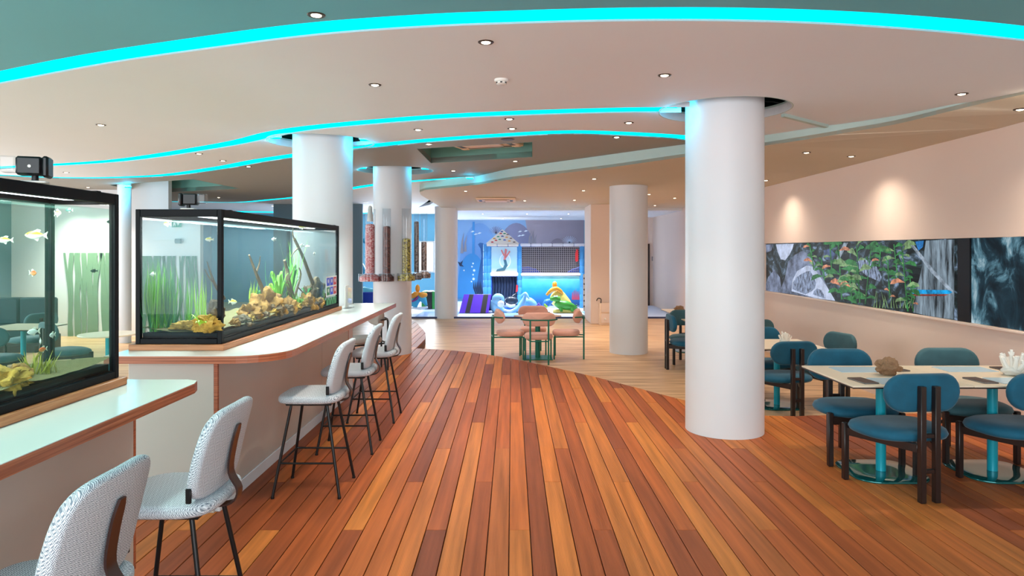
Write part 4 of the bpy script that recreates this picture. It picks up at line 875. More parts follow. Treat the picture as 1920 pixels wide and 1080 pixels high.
def table(x, y, z, label, s=0.86, group='pedestal tables on the right'):
    r = thing('dining_table', label, 'table', (x, y, z), 0, group)
    MB().cbox((-s/2, -s/2, 0.738), (s/2, s/2, 0.75), 0.002).build('tabletop', M['tabletop'], r)
    MB().cbox((-s/2, -s/2, 0.729), (s/2, s/2, 0.7375), 0.002).build('dark_edge', M['darkwood'], r)
    MB().lathe([(0.036, 0.014), (0.036, 0.70)], 24).build('pedestal', M['tpost'], r)
    MB().cbox((-0.2, -0.2, 0.70), (0.2, 0.2, 0.7285), 0.004).build('mounting_plate', M['black'], r)
    MB().pad(rrect(0.56, 0.56, 0.16), soft(0.013, 0.004, 2)).build('base_plate', M['tplate'], r)
    return r
table(2.85, 5.275, 0, 'cream square table with the brown coral, nearest on the deck'); table(3.712, 5.275, 0, 'cream square table with the white coral by the right picture edge')
table(3.22, 8.3, ZL, 'cream square table partly hidden by the nearest column'); table(3.2, 10.9, ZL, 'cream square table wholly behind the nearest column', 0.8); table(3.32, 12.8, ZL, 'cream table with small brown coral left of the nearest column', 0.86)
def mat_on(x, y, z, label):
    o = MB().pad(rrect(0.40, 0.24, 0.012, 3), soft(0.003, 0.001, 1)).build('placemat', M['mintmat'], None, True, 30, (x, y, z)); tag(o, label, 'placemat', 'pale blue placemats')
def menu_on(x, y, z, rz, label):
    r = thing('menu_folder', label, 'menu', (x, y, z), rz, 'brown menu folders')
    MB().cbox((-0.055, -0.11, 0), (0.055, 0.11, 0.003), 0.001).build('back_cover', M['menu'], r); MB().cbox((-0.052, -0.107, 0.0032), (0.052, 0.107, 0.006), 0.001).build('pages', M['plastic_white'], r); MB().cbox((-0.055, -0.11, 0.0062), (0.055, 0.11, 0.0092), 0.001).build('front_cover', M['menu'], r)
tz = 0.7502
mat_on(2.80, 5.50, tz, 'pale blue placemat on the far side of the brown coral table'); mat_on(2.86, 5.02, tz, 'pale blue placemat on the near side of the brown coral table')
mat_on(3.66, 5.52, tz, 'pale blue placemat on the far side of the white coral table'); mat_on(3.74, 5.03, tz, 'pale blue placemat on the near side of the white coral table')
menu_on(2.58, 5.02, tz, 0.1, 'brown menu folder near the front left corner of the brown coral table'); menu_on(3.09, 5.52, tz, 0.2, 'brown menu folder behind the brown coral')
menu_on(3.45, 5.03, tz, 0.1, 'brown menu folder before the white coral'); menu_on(3.98, 5.50, tz, 0.1, 'brown menu folder behind the white coral')
o = rock(MB(), (0, 0, 0.06), 0.085, (1.0, 0.7, 0.72), 0.55, 4, 4).build('coral', M['coral_brown'], None, True, 80, (2.90, 5.27, tz)); tag(o, 'knobbly brown coral on the nearest cream table', 'coral')
o = rock(MB(), (0, 0, 0.05), 0.075, (1.1, 0.8, 0.7), 0.5, 9, 3).build('coral', M['coral_brown'], None, True, 80, (3.12, 12.75, tz+ZL)); tag(o, 'small brown coral on the table left of the nearest column', 'coral')
menu_on(3.3, 12.55, tz+ZL, 1.2, 'brown menu folder on the table left of the nearest column')
def white_coral(loc, s, label, seed):
    rg = random.Random(seed); r = thing('coral', label, 'coral', loc)
    rock(MB(), (0, 0, 0.035*s), 0.07*s, (1.1, 0.9, 0.55), 0.35, seed, 3).build('base', M['coral_white'], r, True, 80)
    for i in range(13):
        a = 2*PI*i/13+rg.uniform(-0.2, 0.2); o_ = rg.uniform(0.3, 1.0); h = (0.19-0.08*o_)*s*rg.uniform(0.75, 1.15)
        P = [Vector((math.cos(a)*0.03*o_, math.sin(a)*0.03*o_, 0.03))*s, Vector((math.cos(a)*0.075*o_*s, math.sin(a)*0.075*o_*s, 0.03*s+h*0.45)), Vector((math.cos(a)*0.105*o_*s, math.sin(a)*0.105*o_*s, 0.02*s+h))]
        mb = MB().tube(catmull(P, 3), [0.022*s-(0.012*s)*j/6 for j in range(7)], 8)
        for q in (-1, 1):
            b = P[1].lerp(P[2], 0.4); mb.tube([b, b+Vector((math.cos(a+q)*0.02*s, math.sin(a+q)*0.02*s, 0.035*s))], [0.011*s, 0.006*s], 7)
        mb.build('branch', M['coral_white'], r, True, 70)
white_coral((3.86, 5.26, tz), 1.0, 'branching white coral on the cream table at the right', 3)
white_coral((3.34, 8.35, tz+ZL), 0.75, 'small white coral on the table behind the nearest column', 8)
# ---- pink chair group
def make_pink():
    r = thing('armchair', 'x', 'chair', (0, 0, 0), group='salmon chairs around the green table')
    MB().pad(superell(0.24, 0.24, 3.2, 40), soft(0.085, 0.035, 4), lambda u, v, w_: Vector((u, v, 0.40+w_))).build('seat', M['pink'], r, True, 60)
    MB().pad(pill(0.56, 0.23, 10), soft(0.07, 0.03, 4), lambda u, v, w_: Vector((u, -0.25+w_-0.04+1.5*u*u, 0.74+v))).build('backrest', M['pink'], r, True, 60)
    for sx in (-1, 1):
        MB().tube([(sx*0.15, -0.31, 0.0), (sx*0.15, -0.31, 0.70), (sx*0.15, -0.30, 0.735)], 0.014, 8).build('rear_leg', M['green_tube'], r)
        MB().tube([(sx*0.22, 0.2, 0.0), (sx*0.22, 0.2, 0.395)], 0.013, 8).build('front_leg', M['green_tube'], r)
        MB().tube([(sx*0.15, -0.31, 0.388), (sx*0.22, 0.2, 0.388)], 0.011, 8).build('side_rail', M['green_tube'], r)
    MB().tube(catmull([(-0.30, -0.16, 0.735), (-0.24, -0.24, 0.735), (-0.15, -0.30, 0.735), (0, -0.318, 0.735), (0.15, -0.30, 0.735), (0.24, -0.24, 0.735), (0.30, -0.16, 0.735)], 4), 0.012, 8).build('back_rail', M['green_tube'], r)
    MB().tube([(-0.22, 0.2, 0.388), (0.22, 0.2, 0.388)], 0.011, 8).build('front_rail', M['green_tube'], r); MB().tube([(-0.15, -0.31, 0.388), (0.15, -0.31, 0.388)], 0.011, 8).build('rear_rail', M['green_tube'], r)
    return r
pu = []; pk = make_pink(); tx, ty = 0.45, 11.95
place(pk, pu, (tx+0.0, ty-0.42, ZL), 0.0, 'salmon chair with its back to the viewer at the green pedestal table'); place(pk, pu, (tx-0.48, ty+0.0, ZL), -PI/2+0.12, 'salmon chair on the left side of the green pedestal table')
place(pk, pu, (tx+0.50, ty+0.05, ZL), PI/2-0.1, 'salmon chair on the right side of the green pedestal table'); place(pk, pu, (tx-0.06, ty+0.55, ZL), PI, 'salmon chair on the far side of the green pedestal table')
M['pinktop'] = mat('tabletop_pale_salmon', (236, 206, 188), 0.3, var=0.03)
r = thing('pedestal_table', 'small table with green pedestal among the salmon chairs', 'table', (tx, ty, ZL))
MB().pad([(x*math.cos(PI/4)-y*math.sin(PI/4), x*math.sin(PI/4)+y*math.cos(PI/4)) for x, y in rrect(0.62, 0.62, 0.05)], soft(0.02, 0.006, 2), lambda u, v, w_: Vector((u, v, 0.73+w_))).build('tabletop', M['pinktop'], r)
MB().lathe([(0.045, 0.015), (0.045, 0.73)], 20).build('pedestal', M['green_tube'], r); MB().cbox((-0.25, -0.25, 0), (0.25, 0.25, 0.016), 0.004).build('base_plate', M['green_tube'], r)
menu_on(tx+0.18, ty+0.1, ZL+0.7505, 1.4, 'brown menu folder on the green pedestal table')
# ================================================================== SCREENS ON THE RIGHT WALL
def screenmat(name, stops, scale, st, stretch=(1, 1, 1), dist=0.8):
    m, nt, b = new_mat(name); N = nt.nodes; L = nt.links
    tc = N.new('ShaderNodeTexCoord'); mp = N.new('ShaderNodeMapping'); mp.inputs['Scale'].default_value = stretch; mp.inputs['Rotation'].default_value = (0.5, 0, 0); L.new(tc.outputs['Object'], mp.inputs[0])
    ns = N.new('ShaderNodeTexNoise'); ns.inputs['Scale'].default_value = scale; ns.inputs['Detail'].default_value = 7; ns.inputs['Roughness'].default_value = 0.62; ns.inputs['Distortion'].default_value = dist
    L.new(mp.outputs[0], ns.inputs['Vector']); cr = N.new('ShaderNodeValToRGB'); el = cr.color_ramp.elements
    el[0].position = stops[0][0]; el[0].color = s2l(stops[0][1])+(1,); el[1].position = stops[-1][0]; el[1].color = s2l(stops[-1][1])+(1,)
    for p_, c in stops[1:-1]: e = el.new(p_); e.color = s2l(c)+(1,)
    L.new(ns.outputs['Fac'], cr.inputs[0]); L.new(cr.outputs[0], b.inputs['Emission Color']); b.inputs['Emission Strength'].default_value = st
    b.inputs['Base Color'].default_value = (0.004, 0.004, 0.005, 1); b.inputs['Roughness'].default_value = 0.4; b.inputs['Specular IOR Level'].default_value = 0.1
    return m
M['scr_rock'] = screenmat('screen_dark_rock_scene', [(0.38, (10, 14, 15)), (0.50, (28, 40, 40)), (0.59, (66, 84, 98)), (0.72, (150, 172, 204))], 4.2, 1.05, (1, 0.8, 1.3), 1.4)
M['scr_rock2'] = screenmat('screen_teal_rock_scene', [(0.38, (12, 26, 34)), (0.48, (26, 52, 64)), (0.56, (84, 124, 140)), (0.68, (190, 212, 220))], 2.8, 1.05, (1, 1.2, 0.8), 0.7)
def pic(name, rgb, st=0.95, sc=(11, 11, 11), lo=0.35, hi=1.5):
    m, nt, b = new_mat(name); tc = nt.nodes.new('ShaderNodeTexCoord'); n_ = nt.nodes.new('ShaderNodeTexNoise'); n_.inputs['Scale'].default_value = 1; n_.inputs['Detail'].default_value = 6; n_.inputs['Roughness'].default_value = 0.65
    mp = nt.nodes.new('ShaderNodeMapping'); mp.inputs['Scale'].default_value = sc; mp.inputs['Rotation'].default_value = (0.12, 0, 0); nt.links.new(tc.outputs['Object'], mp.inputs[0]); nt.links.new(mp.outputs[0], n_.inputs['Vector'])
    cr = nt.nodes.new('ShaderNodeValToRGB'); c = s2l(rgb); el = cr.color_ramp.elements; el[0].position = 0.36; el[0].color = tuple(x*lo for x in c)+(1,); el[1].position = 0.66; el[1].color = tuple(min(1, x*hi) for x in c)+(1,)
    nt.links.new(n_.outputs['Fac'], cr.inputs[0]); nt.links.new(cr.outputs[0], b.inputs['Emission Color']); b.inputs['Emission Strength'].default_value = st
    b.inputs['Base Color'].default_value = (0.004, 0.004, 0.004, 1); b.inputs['Roughness'].default_value = 0.4; b.inputs['Specular IOR Level'].default_value = 0.1; return m
PC = {'leaf': pic('picture_leaf_green', (52, 122, 66)), 'lime': pic('picture_leaf_light', (126, 160, 110)), 'stone': pic('picture_pale_stone', (186, 198, 224), 1.0, (5, 5, 5), 0.7, 1.3), 'dark': pic('picture_dark_texture', (44, 56, 76)), 'coral': pic('picture_orange_leaf', (214, 142, 108)), 'cyan': pic('picture_cyan_band', (20, 150, 220), 1.0), 'streak': pic('picture_light_streak', (150, 165, 180)), 'grey': pic('picture_grey_stone', (112, 124, 150), 0.95, (4, 4, 4), 0.3, 1.7), 'dstone': pic('picture_bark', (112, 128, 140), 0.95, (2, 16, 2.2), 0.03, 1.9), 'scratch': pic('picture_scratched_stone', (120, 134, 160), 0.95, (1, 34, 12), 0.02, 2.2), 'blueg': pic('picture_blue_grey_stone', (74, 92, 132), 0.95, (6, 6, 6), 0.3, 1.6), 'red': pic('picture_red_band', (150, 60, 50)), 'blue': pic('picture_blue_patch', (40, 120, 190))}
def scr_pt(px, py, off):
    X = XR+0.045-off; Y = X*F/(px-960); return Vector((X, Y, H-(py-HY)/F*Y))
def screen(y0, y1, m, label):
    r = thing('video_screen', label, 'screen', (0, 0, 0), group='video screens in the wall niche')
    MB().box((XR+0.045, y0, 0.96), (XR+0.078, y1, 1.84)).build('display', m, r, False)
    return r
s1 = screen(7.315, 12.85, M['scr_rock'], 'long video screen showing rocks and leafy water plants'); s2 = screen(3.21, 7.11, M['scr_rock2'], 'video screen showing teal rock at the right picture edge')
o = MB().box((XR+0.03, 7.115, 0.96), (XR+0.078, 7.31, 1.84)).build('screen_divider', M['black'], None, False); tag(o, 'black bar between the two video screens', 'divider')
def patch(scr, name, pts, k, off=0.002):
    P = [scr_pt(x, y, off) for x, y in pts]; n_ = len(P); tr = tessellate_polygon([[Vector((0, p.y, p.z)) for p in P]])
    Q = [p+Vector((0.0015, 0, 0)) for p in P]; fs = [tuple(t) for t in tr]+[(i, (i+1) % n_, (i+1) % n_+n_, i+n_) for i in range(n_)]
    return MB().add(P+Q, fs).build(name, PC[k], scr, False)
patch(s1, 'picture_stone', [(1462, 548), (1472, 520), (1478, 490), (1490, 478), (1505, 470), (1520, 480), (1532, 500), (1545, 525), (1562, 560), (1540, 562), (1500, 554)], 'grey', 0.001)
patch(s1, 'picture_stone', [(1484, 546), (1486, 525), (1495, 508), (1512, 498), (1525, 500), (1538, 520), (1552, 540), (1566, 564), (1530, 559)], 'stone', 0.002)
patch(s1, 'picture_stone', [(1486, 542), (1487, 530), (1493, 520), (1502, 514), (1512, 509), (1519, 508), (1526, 520), (1530, 530), (1528, 540), (1522, 546), (1510, 552)], 'scratch', 0.003)
patch(s1, 'picture_stone', [(1524, 552), (1526, 546), (1532, 541), (1540, 544), (1546, 556), (1548, 560)], 'scratch', 0.003)
patch(s1, 'picture_stone', [(1455, 458), (1488, 457), (1486, 466), (1480, 478), (1472, 488), (1464, 486), (1458, 472)], 'stone', 0.001)
patch(s1, 'picture_stone', [(1432, 459), (1450, 458), (1446, 470), (1436, 474)], 'grey', 0.001)
patch(s1, 'picture_stone', [(1432, 545), (1440, 520), (1452, 505), (1462, 520), (1466, 549)], 'grey', 0.0008)
patch(s1, 'picture_stone', [(1605, 492), (1612, 485), (1622, 484), (1632, 487), (1640, 494), (1648, 508), (1653, 520), (1650, 528), (1640, 524), (1626, 518), (1612, 506)], 'scratch', 0.003)
patch(s1, 'picture_stone', [(1544, 470), (1556, 466), (1566, 476), (1560, 490), (1548, 486)], 'blueg', 0.001)
patch(s1, 'picture_trunk', [(1736, 451), (1760, 450), (1789, 449), (1789, 599), (1765, 596), (1740, 592), (1712, 586), (1716, 560), (1722, 530), (1730, 495)], 'dstone', 0.001)
patch(s1, 'picture_light_beam', [(1702, 453), (1708, 453), (1750, 505), (1787, 545), (1787, 553), (1745, 510)], 'streak', 0.0035)
patch(s1, 'picture_light_beam', [(1566, 490), (1572, 490), (1590, 455), (1582, 455)], 'streak', 0.002)
patch(s1, 'picture_band', [(1706, 546), (1712, 543), (1780, 544), (1786, 548), (1780, 551), (1712, 551)], 'cyan', 0.004); patch(s1, 'picture_band', [(1708, 552), (1778, 552), (1770, 555), (1714, 555)], 'red', 0.004)
patch(s1, 'picture_patch', [(1716, 453), (1732, 451), (1730, 463), (1722, 470)], 'blue', 0.003)
rg = random.Random(5)
def stem(x0, y0, x1, y1, nl, sz, k2):
    patch(s1, 'picture_stem', [(x0-1.2, y0), (x0+1.2, y0), (x1+1, y1), (x1-1, y1)], 'leaf', 0.003)
    for i in range(nl):
        u = min(0.98, max(0.02, (i+rg.uniform(0.1, 0.9))/nl)); cx = x0+(x1-x0)*u; cy = y0+(y1-y0)*u; sg = -1 if rg.random() < 0.5 else 1; a = rg.uniform(-0.2, 1.3); L_ = sz*rg.uniform(0.7, 1.9)
        ex, ey = cx+sg*L_*math.cos(a), cy-L_*math.sin(a)*0.6+L_*0.25; mx_, my_ = (cx+ex)/2, (cy+ey)/2-L_*0.34
        pts = [(cx, cy), (cx+(mx_-cx)*0.7, my_+L_*0.08), (mx_, my_), (ex*0.75+mx_*0.25, my_+L_*0.12), (ex, ey), (mx_*0.5+ex*0.5, (my_+ey)/2+L_*0.18), (mx_, my_+L_*0.3)]
        patch(s1, 'picture_leaf', pts, 'coral' if rg.random() < 0.09 else (k2 if rg.random() < 0.45 else 'leaf'), 0.004+0.0003*i)
stem(1526, 506, 1518, 458, 8, 15, 'lime'); stem(1578, 562, 1572, 458, 12, 20, 'leaf'); stem(1612, 568, 1606, 458, 11, 25, 'lime'); stem(1598, 568, 1590, 495, 9, 20, 'lime'); stem(1622, 570, 1634, 458, 8, 22, 'leaf'); stem(1702, 584, 1690, 456, 16, 17, 'lime'); stem(1684, 530, 1676, 458, 9, 14, 'lime'); stem(1546, 525, 1540, 486, 6, 14, 'lime'); stem(1712, 584, 1706, 520, 7, 12, 'leaf'); stem(1648, 500, 1652, 455, 5, 20, 'leaf'); stem(1560, 520, 1556, 458, 7, 18, 'lime'); stem(1668, 560, 1664, 480, 7, 14, 'leaf')
for k in range(14):
    x = 1638+k*5.5; patch(s1, 'picture_grass_blade', [(x-0.8, 578), (x+0.8, 578), (x+rg.uniform(-9, 9), 578-rg.uniform(14, 34))], 'lime', 0.0045)
# ================================================================== PLAY ROOM
def flat(mb_pts, Y, th, name, m, parent=None):
    """printed or cut-out flat shape given by its outline at depth Y"""
    P = [at(x, y, Y) for x, y in mb_pts]; n_ = len(P); tr = tessellate_polygon([[Vector((p.x, p.z, 0)) for p in P]])
    Q = [p+Vector((0, th, 0)) for p in P]; fs = [tuple(t) for t in tr]+[tuple(i+n_ for i in t) for t in tr]+[(i, (i+1) % n_, (i+1) % n_+n_, i+n_) for i in range(n_)]
    o = MB().add(P+Q, fs).build(name, m, parent, False)
    bm = bmesh.new(); bm.from_mesh(o.data); bmesh.ops.recalc_face_normals(bm, faces=bm.faces); bm.to_mesh(o.data); bm.free(); return o
def mk(rgb, **k): return mat('paint_%d_%d_%d' % rgb, rgb, k.pop('rough', 0.55), var=k.pop('var', 0.06), scale=3, **k)
MU = {'lil': mk((128, 168, 214)), 'grey': mk((158, 150, 166)), 'hill1': mk((104, 150, 208)), 'hill2': mk((118, 122, 158)), 'hill3': mk((140, 132, 146)), 'hill4': mk((58, 140, 205)), 'deep': mk((36, 90, 150)), 'pale': mk((196, 206, 226)), 'kelp': mk((140, 138, 150)), 'bub': mk((226, 238, 246)), 'navy': mk((24, 46, 78))}
flat([(857, 412), (1095, 412), (1095, 562), (857, 562)], YB-0.012, 0.01, 'mural_ground', MU['lil'], wb)
flat([(985, 412), (1095, 412), (1095, 562), (1010, 562)], YB-0.016, 0.003, 'mural_ground', MU['grey'], wb)
def arch(x0, x1, top, bot, n=20): return [(x0, bot)]+[((x0+x1)/2-(x1-x0)/2*math.cos(PI*k/n), bot-(bot-top)*math.sin(PI*k/n)**0.7) for k in range(1, n)]+[(x1, bot)]
flat(arch(859, 940, 418, 560), YB-0.020, 0.003, 'mural_hill', MU['hill1'], wb); flat(arch(924, 1012, 418, 560), YB-0.024, 0.003, 'mural_hill', MU['hill2'], wb); flat(arch(1016, 1074, 447, 560), YB-0.028, 0.003, 'mural_hill', MU['hill3'], wb); flat(arch(858, 912, 475, 560), YB-0.032, 0.003, 'mural_hill', MU['hill4'], wb)
flat([(896, 458), (900, 455), (906, 456), (908, 464), (906, 480), (908, 520), (909, 556), (893, 556), (896, 520), (903, 480), (901, 466)], YB-0.036, 0.003, 'mural_figure', MU['deep'], wb)
flat([(886, 416), (890, 416), (890, 558), (884, 558)], YB-0.038, 0.002, 'mural_stripe', MU['hill4'], wb)  # narrow upright blue stripe of the mural
for x, y, h in ((866, 475, 40), (872, 472, 32), (993, 458, 26), (998, 458, 30), (1003, 458, 20)): flat([(x-3, y), (x+3, y), (x+2, y-h*0.5), (x+4, y-h), (x-1, y-h*0.55)], YB-0.040, 0.003, 'mural_kelp', MU['kelp'], wb)
for cx, cy, n_, s in ((930, 432, 11, 15), (1068, 450, 12, 15)):
    for k in range(n_):
        a = -PI*0.08-PI*0.84*k/(n_-1); e = (cx+math.cos(a)*s, cy+math.sin(a)*s*0.9+6); flat([(cx-0.8, cy+6), (cx+0.8, cy+6), (e[0]+0.6, e[1]), (e[0]-0.6, e[1])], YB-0.042, 0.003, 'mural_coral', MU['hill2'] if cx < 1000 else MU['pale'], wb)
for x, y in ((886, 434), (892, 439), (899, 437), (975, 434), (980, 441), (986, 433), (974, 442)): flat([(x-4, y+1.2), (x, y-1.5), (x+4, y-0.5), (x, y+1.5)], YB-0.044, 0.003, 'mural_fish', MU['bub'], wb)
flat([(858, 490), (863, 493), (868, 488), (866, 496), (870, 500), (862, 499)], YB-0.044, 0.003, 'mural_fish', MU['navy'], wb)
for x, y, r_ in ((887, 494, 1.6), (885, 500, 1.5), (889, 507, 2.2), (887, 515, 1.6), (888, 523, 2.4), (884, 528, 1.4), (870, 507, 1.5)): flat([(x+r_*math.cos(k*PI/5), y+r_*math.sin(k*PI/5)) for k in range(10)], YB-0.045, 0.003, 'mural_bubble', MU['bub'], wb)
for k in range(5): flat([(893+k*3.2, 556), (895+k*3.2, 556), (890+k*3.4, 540), (888+k*3.2, 526), (887+k*3.2, 540)], YB-0.044, 0.003, 'mural_kelp', MU['navy'], wb)
# padded floor
M['mat_white'] = mat('play_floor_white_mat', (214, 224, 244), 0.5, var=0.04); M['mat_blue'] = mat('play_floor_blue_mat', (120, 160, 214), 0.5, var=0.05)
pf = MB().box((-8.0, 18.95, ZL), (XR, YB, ZL+0.035)).build('floor_play', M['mat_white'], None, False); tag(pf, 'white padded floor of the play room', 'floor', kind='structure')
for k in range(5): MB().cbox((-7.5+k*2.4, 18.98, ZL+0.035), (-6.35+k*2.4, 20.6, ZL+0.047), 0.004).build('tile', M['mat_blue'], pf)
o = MB().cbox((-8.0, 18.88, ZL), (XR, 18.945, ZL+0.05), 0.004).build('trim_edge', mat('play_edge_navy', (52, 66, 110), 0.5, var=0.1), None); tag(o, 'dark edging strip of the padded play floor', 'edging', kind='structure')
# soft play frame
PB = mk((70, 150, 215), rough=0.4); PW = mk((226, 224, 232), rough=0.45); PWm = mk((232, 220, 206), rough=0.45); PN = mk((22, 40, 72)); PR = mk((205, 40, 50)); PBd = mk((34, 64, 170))
YP = 22.0
fr = thing('play_frame', 'blue soft play frame with net and pointed roof', 'play frame', (0, 0, 0))
def post(px, py0, py1, r_, Y=YP, m=PB):
    a, b = at(px, py1, Y), at(px, py0, Y); n_ = 9; prof = []
    for k in range(n_):
        z0 = a.z+(b.z-a.z)*k/n_; z1 = a.z+(b.z-a.z)*(k+1)/n_; prof += [(r_*0.86, z0), (r_, z0+0.015), (r_, z1-0.015), (r_*0.86, z1)]
    MB().lathe(prof, 16, (a.x, Y, 0)).build('padded_post', m, fr)
for px in (910.5, 917, 974, 1091): post(px, 458, 578.5, 0.08)
for px in (914, 1093): post(px, 462, 576, 0.07, 23.6)
def beam(px0, px1, py0, py1, m, name='padded_beam', Y=YP, n_=6):
    a = at(px0, py1, Y); b = at(px1, py0, Y)
    for k in range(n_):
        x0 = a.x+(b.x-a.x)*k/n_; x1 = a.x+(b.x-a.x)*(k+1)/n_; MB().cbox((x0+0.008, Y-0.09, a.z), (x1-0.008, Y+0.09, b.z), 0.02).build(name, m, fr)
beam(912, 973, 456.5, 462, PWm, n_=3); beam(975, 1096, 456.5, 462, PW); beam(976, 1089, 512, 517, PWm, n_=1); beam(919, 972, 510.5, 517.5, PWm, n_=1)
panelmat, nt, b_ = new_mat('panel_pale_sea_print'); 
def gradz(name, stops, z0, z1, nz=0.25):
    m, nt, b = new_mat(name); N = nt.nodes; L = nt.links; tc = N.new('ShaderNodeTexCoord'); sp = N.new('ShaderNodeSeparateXYZ'); L.new(tc.outputs['Object'], sp.inputs[0])
    ns = N.new('ShaderNodeTexNoise'); ns.inputs['Scale'].default_value = 2.2; ns.inputs['Detail'].default_value = 3; L.new(tc.outputs['Object'], ns.inputs['Vector'])
    mr = N.new('ShaderNodeMapRange'); mr.inputs[1].default_value = z0; mr.inputs[2].default_value = z1; L.new(sp.outputs[2], mr.inputs[0])
    ad = N.new('ShaderNodeMath'); ad.operation = 'MULTIPLY_ADD'; ad.inputs[1].default_value = nz; L.new(ns.outputs['Fac'], ad.inputs[0]); L.new(mr.outputs[0], ad.inputs[2])
    sb = N.new('ShaderNodeMath'); sb.operation = 'SUBTRACT'; sb.inputs[1].default_value = nz/2; L.new(ad.outputs[0], sb.inputs[0])
    cr = N.new('ShaderNodeValToRGB'); el = cr.color_ramp.elements; el[0].position = stops[0][0]; el[0].color = s2l(stops[0][1])+(1,); el[1].position = stops[-1][0]; el[1].color = s2l(stops[-1][1])+(1,)
    for p_, c in stops[1:-1]: e = el.new(p_); e.color = s2l(c)+(1,)
    L.new(sb.outputs[0], cr.inputs[0]); L.new(cr.outputs[0], b.inputs['Base Color']); b.inputs['Roughness'].default_value = 0.4; return m
zt, zm, zb = at(0, 463, YP).z, at(0, 511, YP).z, at(0, 572, YP).z
pn = flat([(919, 463), (971, 463), (971, 511), (919, 511)], YP-0.02, 0.02, 'print_panel', gradz('panel_pale_sea_print', [(0, (222, 210, 190)), (0.18, (150, 196, 220)), (0.6, (170, 214, 232)), (1, (200, 232, 244))], zm, zt), fr)
# stand-in print: pale shell ring, pink coral branch and a teal frond
flat([(947+11*math.cos(k*PI/10), 489+14*math.sin(k*PI/10)) for k in range(20)], YP-0.026, 0.004, 'printed_shell', MU['bub'], pn)
flat([(947+9*math.cos(k*PI/10), 489+11.5*math.sin(k*PI/10)) for k in range(20)], YP-0.03, 0.004, 'printed_shell_inside', mk((178, 212, 232)), pn)
for pts in ([(944, 488), (948, 488), (951, 468), (947, 466)], [(947, 482), (949, 484), (957, 472), (955, 470)], [(944, 480), (946, 478), (941, 468), (939, 469)]): flat(pts, YP-0.034, 0.004, 'printed_coral', mk((226, 130, 130)), pn)
flat([(944, 487), (949, 487), (952, 498), (946, 507), (930, 509), (932, 505), (943, 502), (946, 496)], YP-0.036, 0.004, 'printed_frond', mk((60, 110, 130)), pn)
flat([(977, 518), (1088, 518), (1088, 573), (977, 573)], YP-0.02, 0.02, 'print_panel', gradz('panel_deep_sea_print', [(0, (10, 60, 120)), (0.3, (14, 110, 176)), (0.6, (30, 150, 196)), (0.85, (90, 196, 214)), (1, (150, 220, 228))], zb, at(0, 518, YP).z, 0.35), fr)
for k in range(6): flat([(1072+k*2.6, 562), (1075+k*2.6, 562), (1074+k*3, 548-(k % 3)*4), (1073+k*3, 548-(k % 2)*3)], YP-0.026, 0.004, 'printed_coral', mk((170, 60, 90)), fr)
rp_ = [at(911, 456.5, 22.0), at(973.5, 456.5, 22.0), at(970, 456.5, 23.6), at(914, 456.5, 23.6), at(942, 430, 22.8)]
for v in rp_[:4]: v.z = at(0, 456.5, 22).z
rfm = MB().add(rp_, [(0, 1, 4), (1, 2, 4), (2, 3, 4), (3, 0, 4), (3, 2, 1, 0)]).build('pointed_roof', PWm, fr, False)
dots = [mk((200, 50, 60)), mk((50, 150, 120)), mk((60, 90, 170)), mk((220, 150, 60)), mk((110, 90, 90))]
for k, (x, y) in enumerate([(930, 451), (937, 449), (946, 450), (955, 452), (964, 454), (923, 454), (934, 444), (942, 443), (950, 445), (958, 447), (939, 438), (946, 438), (941, 434.5), (927, 447.5), (952, 440)]):
    u = (456.5-y)/26.5; Y = 22.0+0.8*u-0.03; flat([(x+2.7*math.cos(j*PI/4), y+1.5*math.sin(j*PI/4)) for j in range(8)], Y, 0.012, 'roof_print', dots[k % 5], rfm)
# net cords before an added sheet, its dark colour standing for inner darkness
flat([(977, 463), (1087, 463), (1087, 511), (977, 511)], 23.4, 0.02, 'painted_inner_dark', mk((70, 62, 70)), fr)
nm = MB()
for k in range(28): nm.tube([at(978.5+k*3.9, 463, YP-0.02), at(978.5+k*3.9, 511, YP-0.02)], 0.007, 4)
for k in range(13): nm.tube([at(977, 464+k*3.9, YP-0.02), at(1087, 464+k*3.9, YP-0.02)], 0.007, 4)
o = nm.build('net', mk((186, 176, 178)), fr, False); o['kind'] = 'stuff'
flat([(978, 511), (978, 502), (990, 500), (1005, 504), (1014, 511)], 22.9, 0.3, 'inner_cushion', PBd, fr); flat([(1064, 511), (1074, 505), (1087, 501), (1087, 511)], 22.9, 0.3, 'inner_cushion', PBd, fr)
flat([(1079, 489), (1079, 475), (1081, 467), (1084, 468), (1084, 489), (1081, 491)], 21.85, 0.08, 'red_bag', PR, fr)
for k in range(9): 
    x0 = 922+k*5.5; MB().tube(catmull([at(x0+2.5, 519, 22.15), at(x0+3.2, 535, 22.10), at(x0+2.2, 550, 22.16), at(x0+3, 572, 22.12)], 3), 0.05, 8).build('curtain_fold', PN, fr)
flat([(967, 548), (971, 546), (971, 535), (968, 534)], 21.9, 0.05, 'red_pad', PR, fr); flat([(919, 518), (923, 518), (923, 575), (919, 575)], 22.05, 0.1, 'side_cushion', PBd, fr)
# height board on the pier
hb = thing('hole_board', 'white ladder board with dark holes beside the play frame', 'board', (0, 0, 0)); a, b = at(1093, 583, 19.12), at(1101, 514, 19.12)
MB().cbox((a.x, 19.03, a.z), (b.x, 19.09, b.z), 0.005).build('panel', M['plastic_white'], hb); MB().box((b.x, 19.03, a.z), (b.x+0.035, 19.09, b.z)).build('dark_edge', M['black'], hb, False)
for k in range(6): c = at(1096, 522+k*10.5, 19.02); MB().lathe([(0.0005, 0), (0.028, 0), (0.028, 0.012), (0.0005, 0.012)], 12, caps=False).xf(Matrix.Translation((c.x, 19.03, c.z)) @ Matrix.Rotation(PI/2, 4, 'X')).build('hole', M['black'], hb)
